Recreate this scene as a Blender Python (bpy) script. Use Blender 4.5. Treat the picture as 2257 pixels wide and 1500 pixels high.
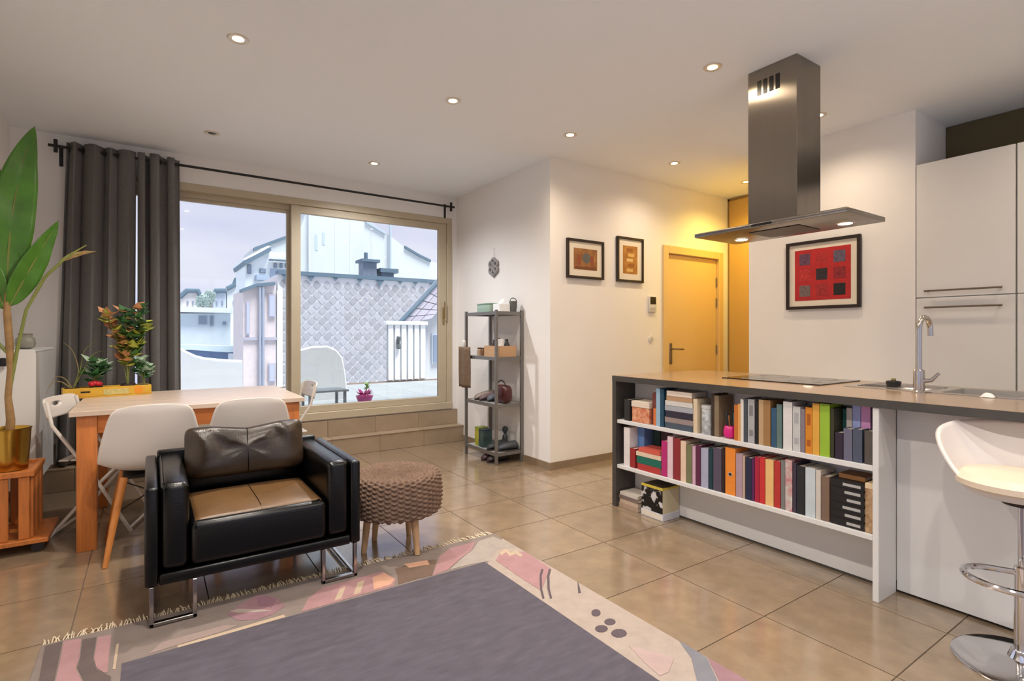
import bpy, bmesh, math, random
from mathutils import Vector, Matrix
random.seed(7)
scn = bpy.context.scene
for o in list(bpy.data.objects): bpy.data.objects.remove(o)
PI = math.pi

# ------------------------------------------------------------------ camera
F_PX, CX, CY, CAM_H = 1176.0, 1128.5, 735.0, 1.2      # focal length and principal point for the 2257x1500 frame
YAW = math.atan((CX - 331.0) / F_PX)                   # the room's long axis (+Y) vanishes left of centre
cam_d = bpy.data.cameras.new('camera'); cam = bpy.data.objects.new('camera', cam_d)
scn.collection.objects.link(cam); scn.camera = cam
cam_d.sensor_width = 36.0; cam_d.sensor_fit = 'HORIZONTAL'
cam_d.lens = 36.0 * F_PX / 2257.0
cam_d.shift_y = -(750.0 - CY) / 2257.0
cam_d.clip_start = 0.05; cam_d.clip_end = 400
cam.location = (0, 0, CAM_H)
cam.rotation_euler = (PI / 2, 0, -YAW)

# ------------------------------------------------------------------ colour helpers
def lin(c):
    c = c / 255.0
    return c / 12.92 if c <= 0.04045 else ((c + 0.055) / 1.055) ** 2.4
def rgb(r, g, b): return (lin(r), lin(g), lin(b), 1.0)

# ------------------------------------------------------------------ world (overcast, faintly lilac sky), soft sun, exposure
w = bpy.data.worlds.new('overcast_sky'); scn.world = w; w.use_nodes = True
nt = w.node_tree; nt.nodes.clear()
tc = nt.nodes.new('ShaderNodeTexCoord'); mp = nt.nodes.new('ShaderNodeMapping'); mp.inputs['Scale'].default_value = (1, 1, 4.5)
nz = nt.nodes.new('ShaderNodeTexNoise'); nz.inputs['Scale'].default_value = 1.6; nz.inputs['Detail'].default_value = 5
cr = nt.nodes.new('ShaderNodeValToRGB')
cr.color_ramp.elements[0].position = 0.38; cr.color_ramp.elements[0].color = rgb(192, 198, 234)
cr.color_ramp.elements[1].position = 0.66; cr.color_ramp.elements[1].color = rgb(228, 232, 247)
bg = nt.nodes.new('ShaderNodeBackground'); bg.inputs['Strength'].default_value = 0.60
wo = nt.nodes.new('ShaderNodeOutputWorld')
nt.links.new(tc.outputs['Generated'], mp.inputs['Vector']); nt.links.new(mp.outputs['Vector'], nz.inputs['Vector'])
nt.links.new(nz.outputs['Fac'], cr.inputs['Fac']); nt.links.new(cr.outputs['Color'], bg.inputs['Color'])
nt.links.new(bg.outputs['Background'], wo.inputs['Surface'])
sun_d = bpy.data.lights.new('sun', 'SUN'); sun_d.energy = 3.9; sun_d.angle = math.radians(25); sun_d.color = (1.0, 0.98, 0.95)
sun = bpy.data.objects.new('sun', sun_d); scn.collection.objects.link(sun)
sun.rotation_euler = Vector((-0.15, 0.34, -0.93)).to_track_quat('-Z', 'Y').to_euler()
vs = scn.view_settings
vs.view_transform = 'Standard'; vs.look = 'None'; vs.gamma = 1.0; vs.exposure = 0.84; vs.use_curve_mapping = False
LAMP_W = 28.0          # each recessed ceiling spot
HALL_W = 36.0

# ------------------------------------------------------------------ survey helpers: photo pixel -> real place on a known plane of the room
FW = Vector((math.sin(YAW), math.cos(YAW), 0)); RT = Vector((math.cos(YAW), -math.sin(YAW), 0)); CAMP = Vector((0, 0, CAM_H))
def ray(px, py): return FW + RT * ((px - CX) / F_PX) + Vector((0, 0, 1)) * ((CY - py) / F_PX)
def onX(px, py, X): d = ray(px, py); return CAMP + d * (X / d.x)
def onY(px, py, Y): d = ray(px, py); return CAMP + d * (Y / d.y)
def onZ(px, py, Z=0.0): d = ray(px, py); return CAMP + d * ((Z - CAM_H) / d.z)

# ------------------------------------------------------------------ mesh helpers
def nb(): return bmesh.new()
def merge(dst, src):
    me = bpy.data.meshes.new('tmp'); src.to_mesh(me); src.free(); dst.from_mesh(me); bpy.data.meshes.remove(me)
def box(bm, x0, x1, y0, y1, z0, z1, bev=0.0, seg=2, mat=None):
    t = nb()
    vs_ = [t.verts.new((x, y, z)) for z in (z0, z1) for y in (y0, y1) for x in (x0, x1)]
    for f in ((0, 2, 3, 1), (4, 5, 7, 6), (0, 1, 5, 4), (2, 6, 7, 3), (0, 4, 6, 2), (1, 3, 7, 5)):
        t.faces.new([vs_[i] for i in f])
    if bev: bmesh.ops.bevel(t, geom=list(t.edges), offset=bev, segments=seg, profile=0.5, affect='EDGES', clamp_overlap=True)
    if mat is not None: t.transform(mat)
    merge(bm, t); return bm
def B(x0, x1, y0, y1, z0, z1, bev=0.0, seg=2, mat=None): return box(nb(), x0, x1, y0, y1, z0, z1, bev, seg, mat)
def lathe(bm, prof, n=24, c=(0, 0, 0), cap=True):
    rings = []
    for r, z in prof:
        rings.append([bm.verts.new((c[0] + r * math.cos(2 * PI * k / n), c[1] + r * math.sin(2 * PI * k / n), c[2] + z)) for k in range(n)])
    for a, b in zip(rings, rings[1:]):
        for k in range(n): bm.faces.new((a[k], a[(k + 1) % n], b[(k + 1) % n], b[k]))
    if cap:
        if prof[0][0] > 1e-5: bm.faces.new(list(reversed(rings[0])))
        if prof[-1][0] > 1e-5: bm.faces.new(rings[-1])
    return bm
def tube(bm, pts, r, n=8, closed=False):
    pts = [Vector(p) for p in pts]; m = len(pts)
    rr = r if isinstance(r, (list, tuple)) else [r] * m
    ref = None; rings = []
    for i, p in enumerate(pts):
        a = pts[(i - 1) % m] if (closed or i > 0) else p
        b = pts[(i + 1) % m] if (closed or i < m - 1) else p
        t = (b - a).normalized()
        if ref is None:
            ref = Vector((0, 0, 1)) if abs(t.z) < 0.9 else Vector((1, 0, 0))
        u = (ref - t * ref.dot(t)); u = u.normalized() if u.length > 1e-6 else t.orthogonal().normalized()
        v = t.cross(u); ref = u
        rings.append([bm.verts.new(p + (u * math.cos(2 * PI * k / n) + v * math.sin(2 * PI * k / n)) * rr[i]) for k in range(n)])
    segs = list(zip(rings, rings[1:])) + ([(rings[-1], rings[0])] if closed else [])
    for a, b in segs:
        for k in range(n): bm.faces.new((a[k], a[(k + 1) % n], b[(k + 1) % n], b[k]))
    if not closed: bm.faces.new(list(reversed(rings[0]))); bm.faces.new(rings[-1])
    return bm
def T(pts, r, n=8, closed=False): return tube(nb(), pts, r, n, closed)
def L(prof, n=24, c=(0, 0, 0)): return lathe(nb(), prof, n, c)
def grid(bm, fn, nu, nv, closed_u=False):
    vv = [[bm.verts.new(fn(i / nu, j / nv)) for i in range(nu if closed_u else nu + 1)] for j in range(nv + 1)]
    for j in range(nv):
        for i in range(nu):
            i2 = (i + 1) % nu if closed_u else i + 1
            bm.faces.new((vv[j][i], vv[j][i2], vv[j + 1][i2], vv[j + 1][i]))
    return bm
def prism(bm, pts, depth):
    """polygon of 3-D points extruded by the vector depth"""
    depth = Vector(depth)
    a = [bm.verts.new(Vector(p)) for p in pts]; b = [bm.verts.new(Vector(p) + depth) for p in pts]
    bm.faces.new(a); bm.faces.new(list(reversed(b)))
    n = len(a)
    for k in range(n): bm.faces.new((a[k], b[k], b[(k + 1) % n], a[(k + 1) % n]))
    return bm
COL = scn.collection
def obj(name, bm, mat, parent=None, smooth=35, recalc=True):
    if recalc: bmesh.ops.recalc_face_normals(bm, faces=bm.faces)
    me = bpy.data.meshes.new(name); bm.to_mesh(me); bm.free()
    if smooth:
        for p in me.polygons: p.use_smooth = True
        me.set_sharp_from_angle(angle=math.radians(smooth))
    me.materials.append(mat)
    o = bpy.data.objects.new(name, me); COL.objects.link(o)
    if parent is not None: o.parent = parent
    return o
def inst(name, me, parent=None, loc=(0, 0, 0), rot=(0, 0, 0), scale=(1, 1, 1)):
    o = bpy.data.objects.new(name, me); COL.objects.link(o); o.parent = parent
    o.location = loc; o.rotation_euler = rot; o.scale = scale
    return o
def thing(name, label, cat, loc=(0, 0, 0), rotz=0.0, group=None):
    o = bpy.data.objects.new(name, None); COL.objects.link(o); o.empty_display_size = 0.05
    o.location = loc; o.rotation_euler = (0, 0, rotz); o['label'] = label; o['category'] = cat
    if group: o['group'] = group
    return o
def tag(o, label, cat, group=None):
    o['label'] = label; o['category'] = cat
    if group: o['group'] = group
    return o
def struct(name, bm, mat, parent=None, smooth=0, label=None):
    o = obj(name, bm, mat, parent, smooth)
    if parent is None:
        o['kind'] = 'structure'
        if label: o['label'] = label
    return o
def solid(o, th, off=0.0):
    m = o.modifiers.new('thickness', 'SOLIDIFY'); m.thickness = th; m.offset = off
    return o

# ------------------------------------------------------------------ materials
MATS = {}
def mat(name, c, rough=0.5, metal=0.0, var=0.0, vscale=8.0, stretch=(1, 1, 1), bump=0.0, bscale=60.0, spec=0.5, coat=0.0, rand=0.0, aniso=0.0, c2=None, tight=None, coat_r=0.15):
    if name in MATS: return MATS[name]
    m = bpy.data.materials.new(name); m.use_nodes = True; MATS[name] = m
    nt = m.node_tree; p = nt.nodes['Principled BSDF']
    col = rgb(*c)
    p.inputs['Base Color'].default_value = col; p.inputs['Roughness'].default_value = rough; p.inputs['Metallic'].default_value = metal
    p.inputs['Specular IOR Level'].default_value = spec; p.inputs['Coat Weight'].default_value = coat; p.inputs['Coat Roughness'].default_value = coat_r
    if aniso: p.inputs['Anisotropic'].default_value = aniso
    if var or bump or rand:
        tc = nt.nodes.new('ShaderNodeTexCoord'); mp = nt.nodes.new('ShaderNodeMapping'); mp.inputs['Scale'].default_value = stretch
        nt.links.new(tc.outputs['Object'], mp.inputs['Vector'])
        vec = mp.outputs['Vector']
        if rand:
            oi = nt.nodes.new('ShaderNodeObjectInfo'); ad = nt.nodes.new('ShaderNodeVectorMath'); ad.operation = 'ADD'
            sc = nt.nodes.new('ShaderNodeVectorMath'); sc.operation = 'SCALE'; sc.inputs[0].default_value = (37, 91, 13)
            nt.links.new(oi.outputs['Random'], sc.inputs['Scale']); nt.links.new(vec, ad.inputs[0]); nt.links.new(sc.outputs[0], ad.inputs[1]); vec = ad.outputs[0]
        last = None
        if var:
            n = nt.nodes.new('ShaderNodeTexNoise'); n.inputs['Scale'].default_value = vscale; n.inputs['Detail'].default_value = 6; n.inputs['Roughness'].default_value = 0.6
            nt.links.new(vec, n.inputs['Vector'])
            r = nt.nodes.new('ShaderNodeValToRGB'); r.color_ramp.elements[0].position = 0.28; r.color_ramp.elements[1].position = 0.72
            if tight: r.color_ramp.elements[0].position, r.color_ramp.elements[1].position = tight
            if c2 is not None: r.color_ramp.elements[0].color = rgb(*c2); r.color_ramp.elements[1].color = col
            else:
                r.color_ramp.elements[0].color = tuple(v * (1 - var) for v in col[:3]) + (1,)
                r.color_ramp.elements[1].color = tuple(min(1, v * (1 + var)) for v in col[:3]) + (1,)
            nt.links.new(n.outputs['Fac'], r.inputs['Fac']); last = r.outputs['Color']
        if rand:
            hs = nt.nodes.new('ShaderNodeHueSaturation'); mr = nt.nodes.new('ShaderNodeMapRange')
            mr.inputs['To Min'].default_value = 1 - rand; mr.inputs['To Max'].default_value = 1 + rand
            nt.links.new(oi.outputs['Random'], mr.inputs['Value']); nt.links.new(mr.outputs['Result'], hs.inputs['Value'])
            if last: nt.links.new(last, hs.inputs['Color'])
            else: hs.inputs['Color'].default_value = col
            last = hs.outputs['Color']
        if last: nt.links.new(last, p.inputs['Base Color'])
        if bump:
            n2 = nt.nodes.new('ShaderNodeTexNoise'); n2.inputs['Scale'].default_value = bscale; n2.inputs['Detail'].default_value = 4
            nt.links.new(vec, n2.inputs['Vector'])
            b = nt.nodes.new('ShaderNodeBump'); b.inputs['Strength'].default_value = bump; b.inputs['Distance'].default_value = 0.01
            nt.links.new(n2.outputs['Fac'], b.inputs['Height']); nt.links.new(b.outputs['Normal'], p.inputs['Normal'])
    return m
def emit(name, c, s):
    if name in MATS: return MATS[name]
    m = bpy.data.materials.new(name); m.use_nodes = True; MATS[name] = m
    p = m.node_tree.nodes['Principled BSDF']; p.inputs['Base Color'].default_value = (0.8, 0.8, 0.8, 1)
    p.inputs['Emission Color'].default_value = rgb(*c); p.inputs['Emission Strength'].default_value = s
    return m
def flatc(c, rough=0.55):
    return mat('paint_%d_%d_%d_%d' % (c + (int(rough * 100),)), c, rough)
def glass_mat(name, tint=(1, 1, 1), gloss=0.08):
    m = bpy.data.materials.new(name); m.use_nodes = True; MATS[name] = m
    nt = m.node_tree; nt.nodes.clear()
    o = nt.nodes.new('ShaderNodeOutputMaterial'); mx = nt.nodes.new('ShaderNodeMixShader')
    t = nt.nodes.new('ShaderNodeBsdfTransparent'); t.inputs['Color'].default_value = tint + (1,)
    g = nt.nodes.new('ShaderNodeBsdfGlossy'); g.inputs['Roughness'].default_value = 0.02
    fr = nt.nodes.new('ShaderNodeFresnel'); fr.inputs['IOR'].default_value = 1.45
    nt.links.new(fr.outputs['Fac'], mx.inputs['Fac']); nt.links.new(t.outputs[0], mx.inputs[1]); nt.links.new(g.outputs[0], mx.inputs[2])
    nt.links.new(mx.outputs[0], o.inputs['Surface'])
    return m

M_wall = mat('wall_paint', (241, 237, 233), 0.85, var=0.02, vscale=2.0)
M_ceil = mat('ceiling_paint', (243, 246, 250), 0.9)
M_grout = mat('grout', (112, 97, 82), 0.9)
M_tile = mat('stone_tile', (141, 121, 98), 0.17, var=0.17, vscale=4.0, rand=0.06, spec=0.8, coat=0.5, bump=0.03, bscale=30)
M_frame = mat('window_aluminium', (190, 176, 150), 0.45, var=0.03)
M_white = mat('white_lacquer', (228, 226, 222), 0.25)
M_whitem = mat('white_melamine', (222, 220, 216), 0.45)
M_plastic = mat('white_plastic', (226, 218, 212), 0.4)
M_steel = mat('brushed_steel', (150, 142, 132), 0.26, metal=1.0, var=0.06, vscale=14, stretch=(1, 1, 0.05), aniso=0.9)
M_chrome = mat('chrome', (225, 225, 228), 0.08, metal=1.0)
M_darksteel = mat('dark_metal', (52, 48, 46), 0.4, metal=0.6)
M_black = mat('black_plastic', (18, 17, 17), 0.35)
M_leather = mat('black_leather', (4, 4, 5), 0.25, bump=0.1, bscale=180, spec=0.42)
M_seat = mat('lamplit_tan_leather', (108, 79, 48), 0.36, var=0.2, vscale=6, bump=0.1, bscale=180, spec=0.6)  # tan stands in for the ceiling lamp's glow on black leather
M_leatherb = mat('lamplit_brown_leather', (50, 38, 27), 0.3, var=0.3, vscale=6, bump=0.12, bscale=180, spec=0.6)  # cushion's brown paints in the light falling on black leather from above
M_counter = mat('glare_brown_worktop', (140, 116, 92), 0.2, var=0.1, vscale=30)  # stone lightened to paint in the warm glare off the wall
M_slate = mat('dark_grey_panel', (70, 66, 61), 0.45, var=0.1, vscale=12)
M_pine = mat('orange_pine', (186, 110, 50), 0.4, var=0.22, vscale=10, stretch=(6, 6, 0.5))
M_pinetop = mat('pale_table_top', (204, 184, 166), 0.3, var=0.08, vscale=6, stretch=(0.6, 6, 1))  # table top paler than the pine legs
M_beech = mat('beech', (196, 124, 60), 0.4, var=0.12, vscale=10, stretch=(4, 4, 0.6))
M_curtain = mat('charcoal_fabric', (116, 113, 110), 0.9, var=0.08, vscale=40, bump=0.1, bscale=300)
M_iron = mat('wrought_iron', (22, 20, 20), 0.5)
M_gold = mat('brass', (196, 160, 74), 0.22, metal=1.0)
M_leaf = mat('leaf_green', (70, 118, 28), 0.4, var=0.3, vscale=6)
M_leafd = mat('leaf_dark', (62, 112, 60), 0.45, var=0.3, vscale=20)
M_leafy = mat('leaf_yellow_green', (186, 192, 84), 0.5, var=0.35, vscale=25)
M_leafr = mat('leaf_russet', (206, 146, 98), 0.5, var=0.3, vscale=25)
M_leafs = mat('leaf_silver', (176, 200, 174), 0.5, var=0.25, vscale=25)
M_stem = mat('plant_stem', (120, 128, 62), 0.5, var=0.15)
M_trunk = mat('plant_trunk', (150, 116, 72), 0.6, var=0.25, vscale=25)
M_soil = mat('soil', (48, 36, 28), 0.95, bump=0.6, bscale=80)
M_glass = glass_mat('pane_glass')
M_paper = mat('paper_pages', (226, 214, 196), 0.8, var=0.05, vscale=90, stretch=(1, 12, 1))
M_door = mat('amber_lit_door', (226, 194, 134), 0.4)  # yellow in this colour paints in the amber hall light on the door
M_cup = mat('amber_lit_cupboard', (206, 168, 96), 0.45)  # mustard tone paints in the amber hall light on the cupboard

# ================================================================== THE SETTING
CEIL = 2.755
XL, XR, YW, YH, XK, XE, YR = -0.87, 2.915, 5.43, 3.70, 4.40, 5.53, -2.6
ceiling = struct('ceiling', B(XL - 0.2, XE + 0.3, YR - 0.2, YW + 0.2, CEIL, CEIL + 0.2), M_ceil)
floor = struct('floor', B(XL - 0.2, XE + 0.3, YR - 0.2, YW + 0.2, -0.2, -0.004), M_grout)
TS = 0.485
tile_me = bpy.data.meshes.new('floor_tile')
_t = B(0, 1, 0, 1, -0.012, 0.0); _t.to_mesh(tile_me); _t.free(); tile_me.materials.append(M_tile)
rects = [(XL, XR, YR, 5.268), (XR, XK, YR, YH), (XK, XE, 2.74, YH)]
i0 = math.floor((XL - 2.16) / TS); i1 = math.ceil((XE - 2.16) / TS); j0 = math.floor((YR - 2.73) / TS); j1 = math.ceil((5.3 - 2.73) / TS)
for i in range(i0, i1 + 1):
    for j in range(j0, j1 + 1):
        cx0, cx1, cy0, cy1 = 2.16 + i * TS, 2.16 + (i + 1) * TS, 2.73 + j * TS, 2.73 + (j + 1) * TS
        for (a, b, c, d) in rects:
            x0, x1, y0, y1 = max(cx0, a), min(cx1, b), max(cy0, c), min(cy1, d)
            if x1 - x0 < 0.02 or y1 - y0 < 0.02: continue
            g0 = 0.0025 if x0 == cx0 else 0; g1 = 0.0025 if x1 == cx1 else 0
            h0 = 0.0025 if y0 == cy0 else 0; h1 = 0.0025 if y1 == cy1 else 0
            inst('floor_tile', tile_me, floor, (x0 + g0, y0 + h0, 0), (0, 0, 0), (x1 - x0 - g0 - g1, y1 - y0 - h0 - h1, 1))

bm = nb(); LY0, LY1, LZ0, LZ1 = -2.1, 1.9, 0.25, 2.5
box(bm, XL - 0.15, XL, YR, LY0, 0, CEIL); box(bm, XL - 0.15, XL, LY1, YW + 0.2, 0, CEIL); box(bm, XL - 0.15, XL, LY0, LY1, 0, LZ0); box(bm, XL - 0.15, XL, LY0, LY1, LZ1, CEIL)
struct('wall_left', bm, M_wall)
bm = nb()
box(bm, XL - 0.12, XL - 0.02, LY0, LY1, LZ1 - 0.08, LZ1); box(bm, XL - 0.12, XL - 0.02, LY0, LY1, LZ0, LZ0 + 0.08)
for yy in (LY0, (LY0 + LY1) / 2 - 0.045, LY1 - 0.09): box(bm, XL - 0.12, XL - 0.02, yy, yy + 0.09, LZ0 + 0.08, LZ1 - 0.08)
win2 = struct('window_added_side', bm, M_frame); win2['label'] = 'added unseen wide beige window in the side wall next to the rug'  # unseen side window, added so more daylight brightens the room
for (a, b) in ((LY0 + 0.09, (LY0 + LY1) / 2 - 0.045), ((LY0 + LY1) / 2 + 0.045, LY1 - 0.09)):
    obj('pane', B(XL - 0.075, XL - 0.067, a, b, LZ0 + 0.08, LZ1 - 0.08), M_glass, win2, 0)
bm = nb(); QX0, QX1, QZ0, QZ1 = -0.4, 4.2, 0.15, 2.5
box(bm, XL - 0.15, QX0, YR - 0.15, YR, 0, CEIL); box(bm, QX1, XE + 0.15, YR - 0.15, YR, 0, CEIL); box(bm, QX0, QX1, YR - 0.15, YR, 0, QZ0); box(bm, QX0, QX1, YR - 0.15, YR, QZ1, CEIL)
struct('wall_rear', bm, M_wall)
bm = nb()
box(bm, QX0, QX1, YR - 0.12, YR - 0.02, QZ1 - 0.08, QZ1); box(bm, QX0, QX1, YR - 0.12, YR - 0.02, QZ0, QZ0 + 0.08)
for k in range(4): xx = QX0 + k * (QX1 - QX0 - 0.09) / 3; box(bm, xx, xx + 0.09, YR - 0.12, YR - 0.02, QZ0 + 0.08, QZ1 - 0.08)
win3 = struct('window_added_rear', bm, M_frame); win3['label'] = 'added unseen wide beige three-pane window in the rear wall'  # rear window out of view, added as an extra source of daylight
for k in range(3):
    xx = QX0 + k * (QX1 - QX0 - 0.09) / 3 + 0.09
    obj('pane', B(xx, xx + (QX1 - QX0 - 0.09) / 3 - 0.09, YR - 0.075, YR - 0.067, QZ0 + 0.08, QZ1 - 0.08), M_glass, win3, 0)
WX0, WX1, WZ0, WZ1 = -0.5, 2.85, 0.35, 2.51
bm = nb()
box(bm, XL, WX0, YW, YW + 0.2, 0, CEIL); box(bm, WX1, XR, YW, YW + 0.2, 0, CEIL)
box(bm, WX0, WX1, YW, YW + 0.2, WZ1, CEIL); box(bm, WX0, WX1, YW, YW + 0.2, 0, WZ0)
struct('wall_back', bm, M_wall)
DX0, DX1, DZ = 4.44, 5.36, 2.07
bm = nb()
box(bm, XR, XR + 0.15, YH, YW + 0.2, 0, CEIL)
box(bm, XR + 0.15, DX0, YH, YH + 0.15, 0, CEIL); box(bm, DX1, XE, YH, YH + 0.15, 0, CEIL); box(bm, DX0, DX1, YH, YH + 0.15, DZ, CEIL)
struct('wall_right', bm, M_wall)
struct('wall_hall', B(XE, XE + 0.15, 2.74, YH + 0.15, 0, CEIL), M_wall)
bm = nb(); box(bm, XK, XE + 0.15, 1.495, 2.74, 0, CEIL); box(bm, 4.99, 5.14, YR, 1.495, 0, CEIL)
struct('wall_kitchen', bm, M_wall)
# tiled skirting
struct('baseboard_right', B(XR - 0.012, XR, YH - 0.012, 5.268, 0, 0.065), M_tile)
struct('baseboard_hall', B(XR, 4.385, YH - 0.012, YH, 0, 0.065), M_tile)
struct('baseboard_kitchen', B(XK - 0.012, XK, 1.51, 2.74, 0, 0.065), M_tile)

# tiled step below the window, each tile a piece
bm = nb(); box(bm, XL, XR, 5.28, YW, 0, 0.165); box(bm, XL, XR, 5.425, YW, 0.165, 0.34)
step = struct('trim_1', bm, M_grout)
step['label'] = 'low tiled step running along the foot of the sliding window'
M_step = mat('step_tile', (160, 140, 116), 0.35, var=0.1, vscale=6, rand=0.06)
x = 2.915
while x > XL + 0.01:
    xa = max(XL, x - 0.485)
    obj('riser_tile', B(xa + 0.0015, x - 0.0015, 5.268, 5.28, 0.002, 0.163), M_step, step, 0)
    obj('tread_tile', B(xa + 0.0015, x - 0.0015, 5.262, 5.424, 0.165, 0.177, 0.002, 1), M_step, step, 0)
    obj('riser_tile', B(xa + 0.0015, x - 0.0015, 5.413, 5.425, 0.179, 0.338), M_step, step, 0)
    x -= 0.485

# sliding window
bm = nb()
FY0, FY1 = 5.42, 5.57
box(bm, WX0, WX1, FY0, FY1, 2.445, WZ1, 0.004, 1); box(bm, WX0, WX1, FY0 - 0.012, FY1, WZ0, 0.425, 0.004, 1)
box(bm, WX0, WX0 + 0.06, FY0, FY1, 0.42, 2.45, 0.004, 1); box(bm, WX1 - 0.06, WX1, FY0, FY1, 0.42, 2.45, 0.004, 1)
box(bm, WX0, 1.16, 5.488, 5.492, 2.40, 2.45)
win = struct('window_1', bm, M_frame)
win['label'] = 'wide beige sliding window with two tall panes'
def sash(x0, x1, y0, y1, zt, zb, wl, wr):
    bm = nb()
    box(bm, x0, x0 + wl, y0, y1, zb, zt, 0.005, 1); box(bm, x1 - wr, x1, y0, y1, zb, zt, 0.005, 1)
    box(bm, x0 + wl - 0.01, x1 - wr + 0.01, y0 + 0.002, y1, zt - 0.075, zt, 0.005, 1); box(bm, x0 + wl - 0.01, x1 - wr + 0.01, y0 + 0.002, y1, zb, zb + 0.07, 0.005, 1)
    s = obj('sash', bm, M_frame, win)
    ym = (y0 + y1) / 2
    obj('pane', B(x0 + wl - 0.005, x1 - wr + 0.005, ym - 0.004, ym + 0.004, zb + 0.065, zt - 0.07), M_glass, s, 0)
    return s
sash(-0.44, 1.175, 5.50, 5.55, 2.445, 0.425, 0.09, 0.08)
s2 = sash(1.12, 2.79, 5.435, 5.485, 2.445, 0.425, 0.09, 0.10)
bm = nb(); box(bm, 2.735, 2.755, 5.425, 5.436, 1.30, 1.50, 0.004, 1); tube(bm, [(2.745, 5.43, 1.38), (2.745, 5.40, 1.38), (2.745, 5.395, 1.40), (2.745, 5.395, 1.56)], 0.008, 8)
obj('window_handle', bm, mat('handle_bronze', (150, 128, 84), 0.4, metal=0.5), win)

# entrance door
bm = nb()
box(bm, DX0 - 0.05, DX0 + 0.03, YH - 0.02, YH + 0.15, 0, DZ + 0.05, 0.004, 1); box(bm, DX1 - 0.03, DX1 + 0.05, YH - 0.02, YH + 0.15, 0, DZ + 0.05, 0.004, 1)
box(bm, DX0 + 0.03, DX1 - 0.03, YH - 0.02, YH + 0.15, DZ - 0.03, DZ + 0.05, 0.004, 1)
door = struct('door_1', bm, M_door)
door['label'] = 'cream flush door in a plain painted casing at the end of the hall'
leaf = obj('door_leaf', B(DX0 + 0.034, DX1 - 0.034, YH + 0.02, YH + 0.06, 0.008, DZ - 0.034, 0.003, 1), M_door, door)
hx = 4.545
bm = nb(); box(bm, hx - 0.02, hx + 0.02, YH + 0.012, YH + 0.02, 0.88, 1.10, 0.004, 1)
obj('handle_plate', bm, M_steel, leaf)
bm = T([(hx, YH + 0.015, 1.04), (hx, YH - 0.035, 1.04), (hx + 0.02, YH - 0.045, 1.04), (hx + 0.13, YH - 0.045, 1.035)], 0.009, 8)
obj('door_handle', bm, M_steel, leaf)
for z in (0.28, 1.02, 1.55, 1.78):
    obj('hinge', L([(0.008, -0.05), (0.008, 0.05)], 10, (DX1 - 0.036, YH + 0.012, z)), M_steel, door)

# full-height cupboard front at the end of the hall
cl = thing('hall_cupboard', 'tall plain cupboard door filling the hall end beside the cream door', 'cupboard', (XE, 3.22, 0))
obj('door', B(-0.022, -0.002, -0.47, 0.455, 0.03, 2.72, 0.003, 1), M_cup, cl)
obj('gap_trim', B(-0.012, -0.002, 0.458, 0.478, 0.0, 2.745), mat('cupboard_gap', (150, 120, 70), 0.6), cl, 0)
obj('gap_trim', B(-0.012, -0.002, -0.478, 0.478, 2.722, 2.75), mat('cupboard_gap', (150, 120, 70), 0.6), cl, 0)

# ------------------------------------------------------------------ recessed ceiling spots
M_ring = mat('spot_ring', (214, 204, 190), 0.35, metal=0.3)
M_bulb = emit('spot_bulb', (255, 232, 190), 14.0)
M_bulbo = emit('hall_bulb', (255, 200, 110), 10.0)
M_off = mat('unlit_spot', (60, 56, 54), 0.3)
def spot(x, y, label, lit=True, power=None, colr=(1.0, 0.80, 0.58), bulb=None):
    t = thing('ceiling_spot', label, 'ceiling light', (x, y, CEIL), 0, 'recessed ceiling spots')
    obj('trim_ring', L([(0.029, 0.0), (0.029, -0.003), (0.048, -0.006), (0.054, 0.0)], 28), M_ring, t)
    obj('bulb', L([(0.0005, -0.004), (0.024, -0.003), (0.028, 0.0)], 24), (bulb or M_bulb) if lit else M_off, t)
    if lit:
        d = bpy.data.lights.new('ceiling_spot_light', 'SPOT'); d.energy = power or LAMP_W; d.color = colr
        d.spot_size = math.radians(150); d.spot_blend = 0.9; d.shadow_soft_size = 0.04
        o = bpy.data.objects.new('ceiling_spot_light', d); COL.objects.link(o); o.parent = t; o.location = (0, 0, -0.02)
    return t
WARM, NEUT, KITW = (1.0, 0.91, 0.81), (0.98, 0.98, 1.0), (1.0, 0.80, 0.58)
spot(0.384, 3.14, 'lit round ceiling spot above the black leather armchair', power=LAMP_W * 2.6, colr=WARM)
spot(1.673, 3.17, 'lit round ceiling spot between the armchair and the hall corner', power=LAMP_W * 1.3, colr=WARM)
spot(2.72, 3.20, 'lit round ceiling spot just before the two small pictures', power=LAMP_W * 0.75)
spot(3.96, 3.20, 'lit round ceiling spot in the hall near the cream door', power=LAMP_W * 0.6)
spot(1.695, 4.74, 'lit round ceiling spot in front of the sliding window', power=LAMP_W * 2.8, colr=NEUT)
spot(2.716, 1.92, 'lit round ceiling spot beside the steel extractor chimney', power=LAMP_W * 0.7)
spot(0.396, 4.73, 'unlit dark ceiling spot near the charcoal curtain', lit=False)
spot(5.05, 3.18, 'amber ceiling spot deep in the hall by the cupboard', power=HALL_W, colr=(1.0, 0.71, 0.15), bulb=M_bulbo)
spot(3.94, 1.92, 'lit round ceiling spot before the red framed picture', power=LAMP_W * 0.55)
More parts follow.
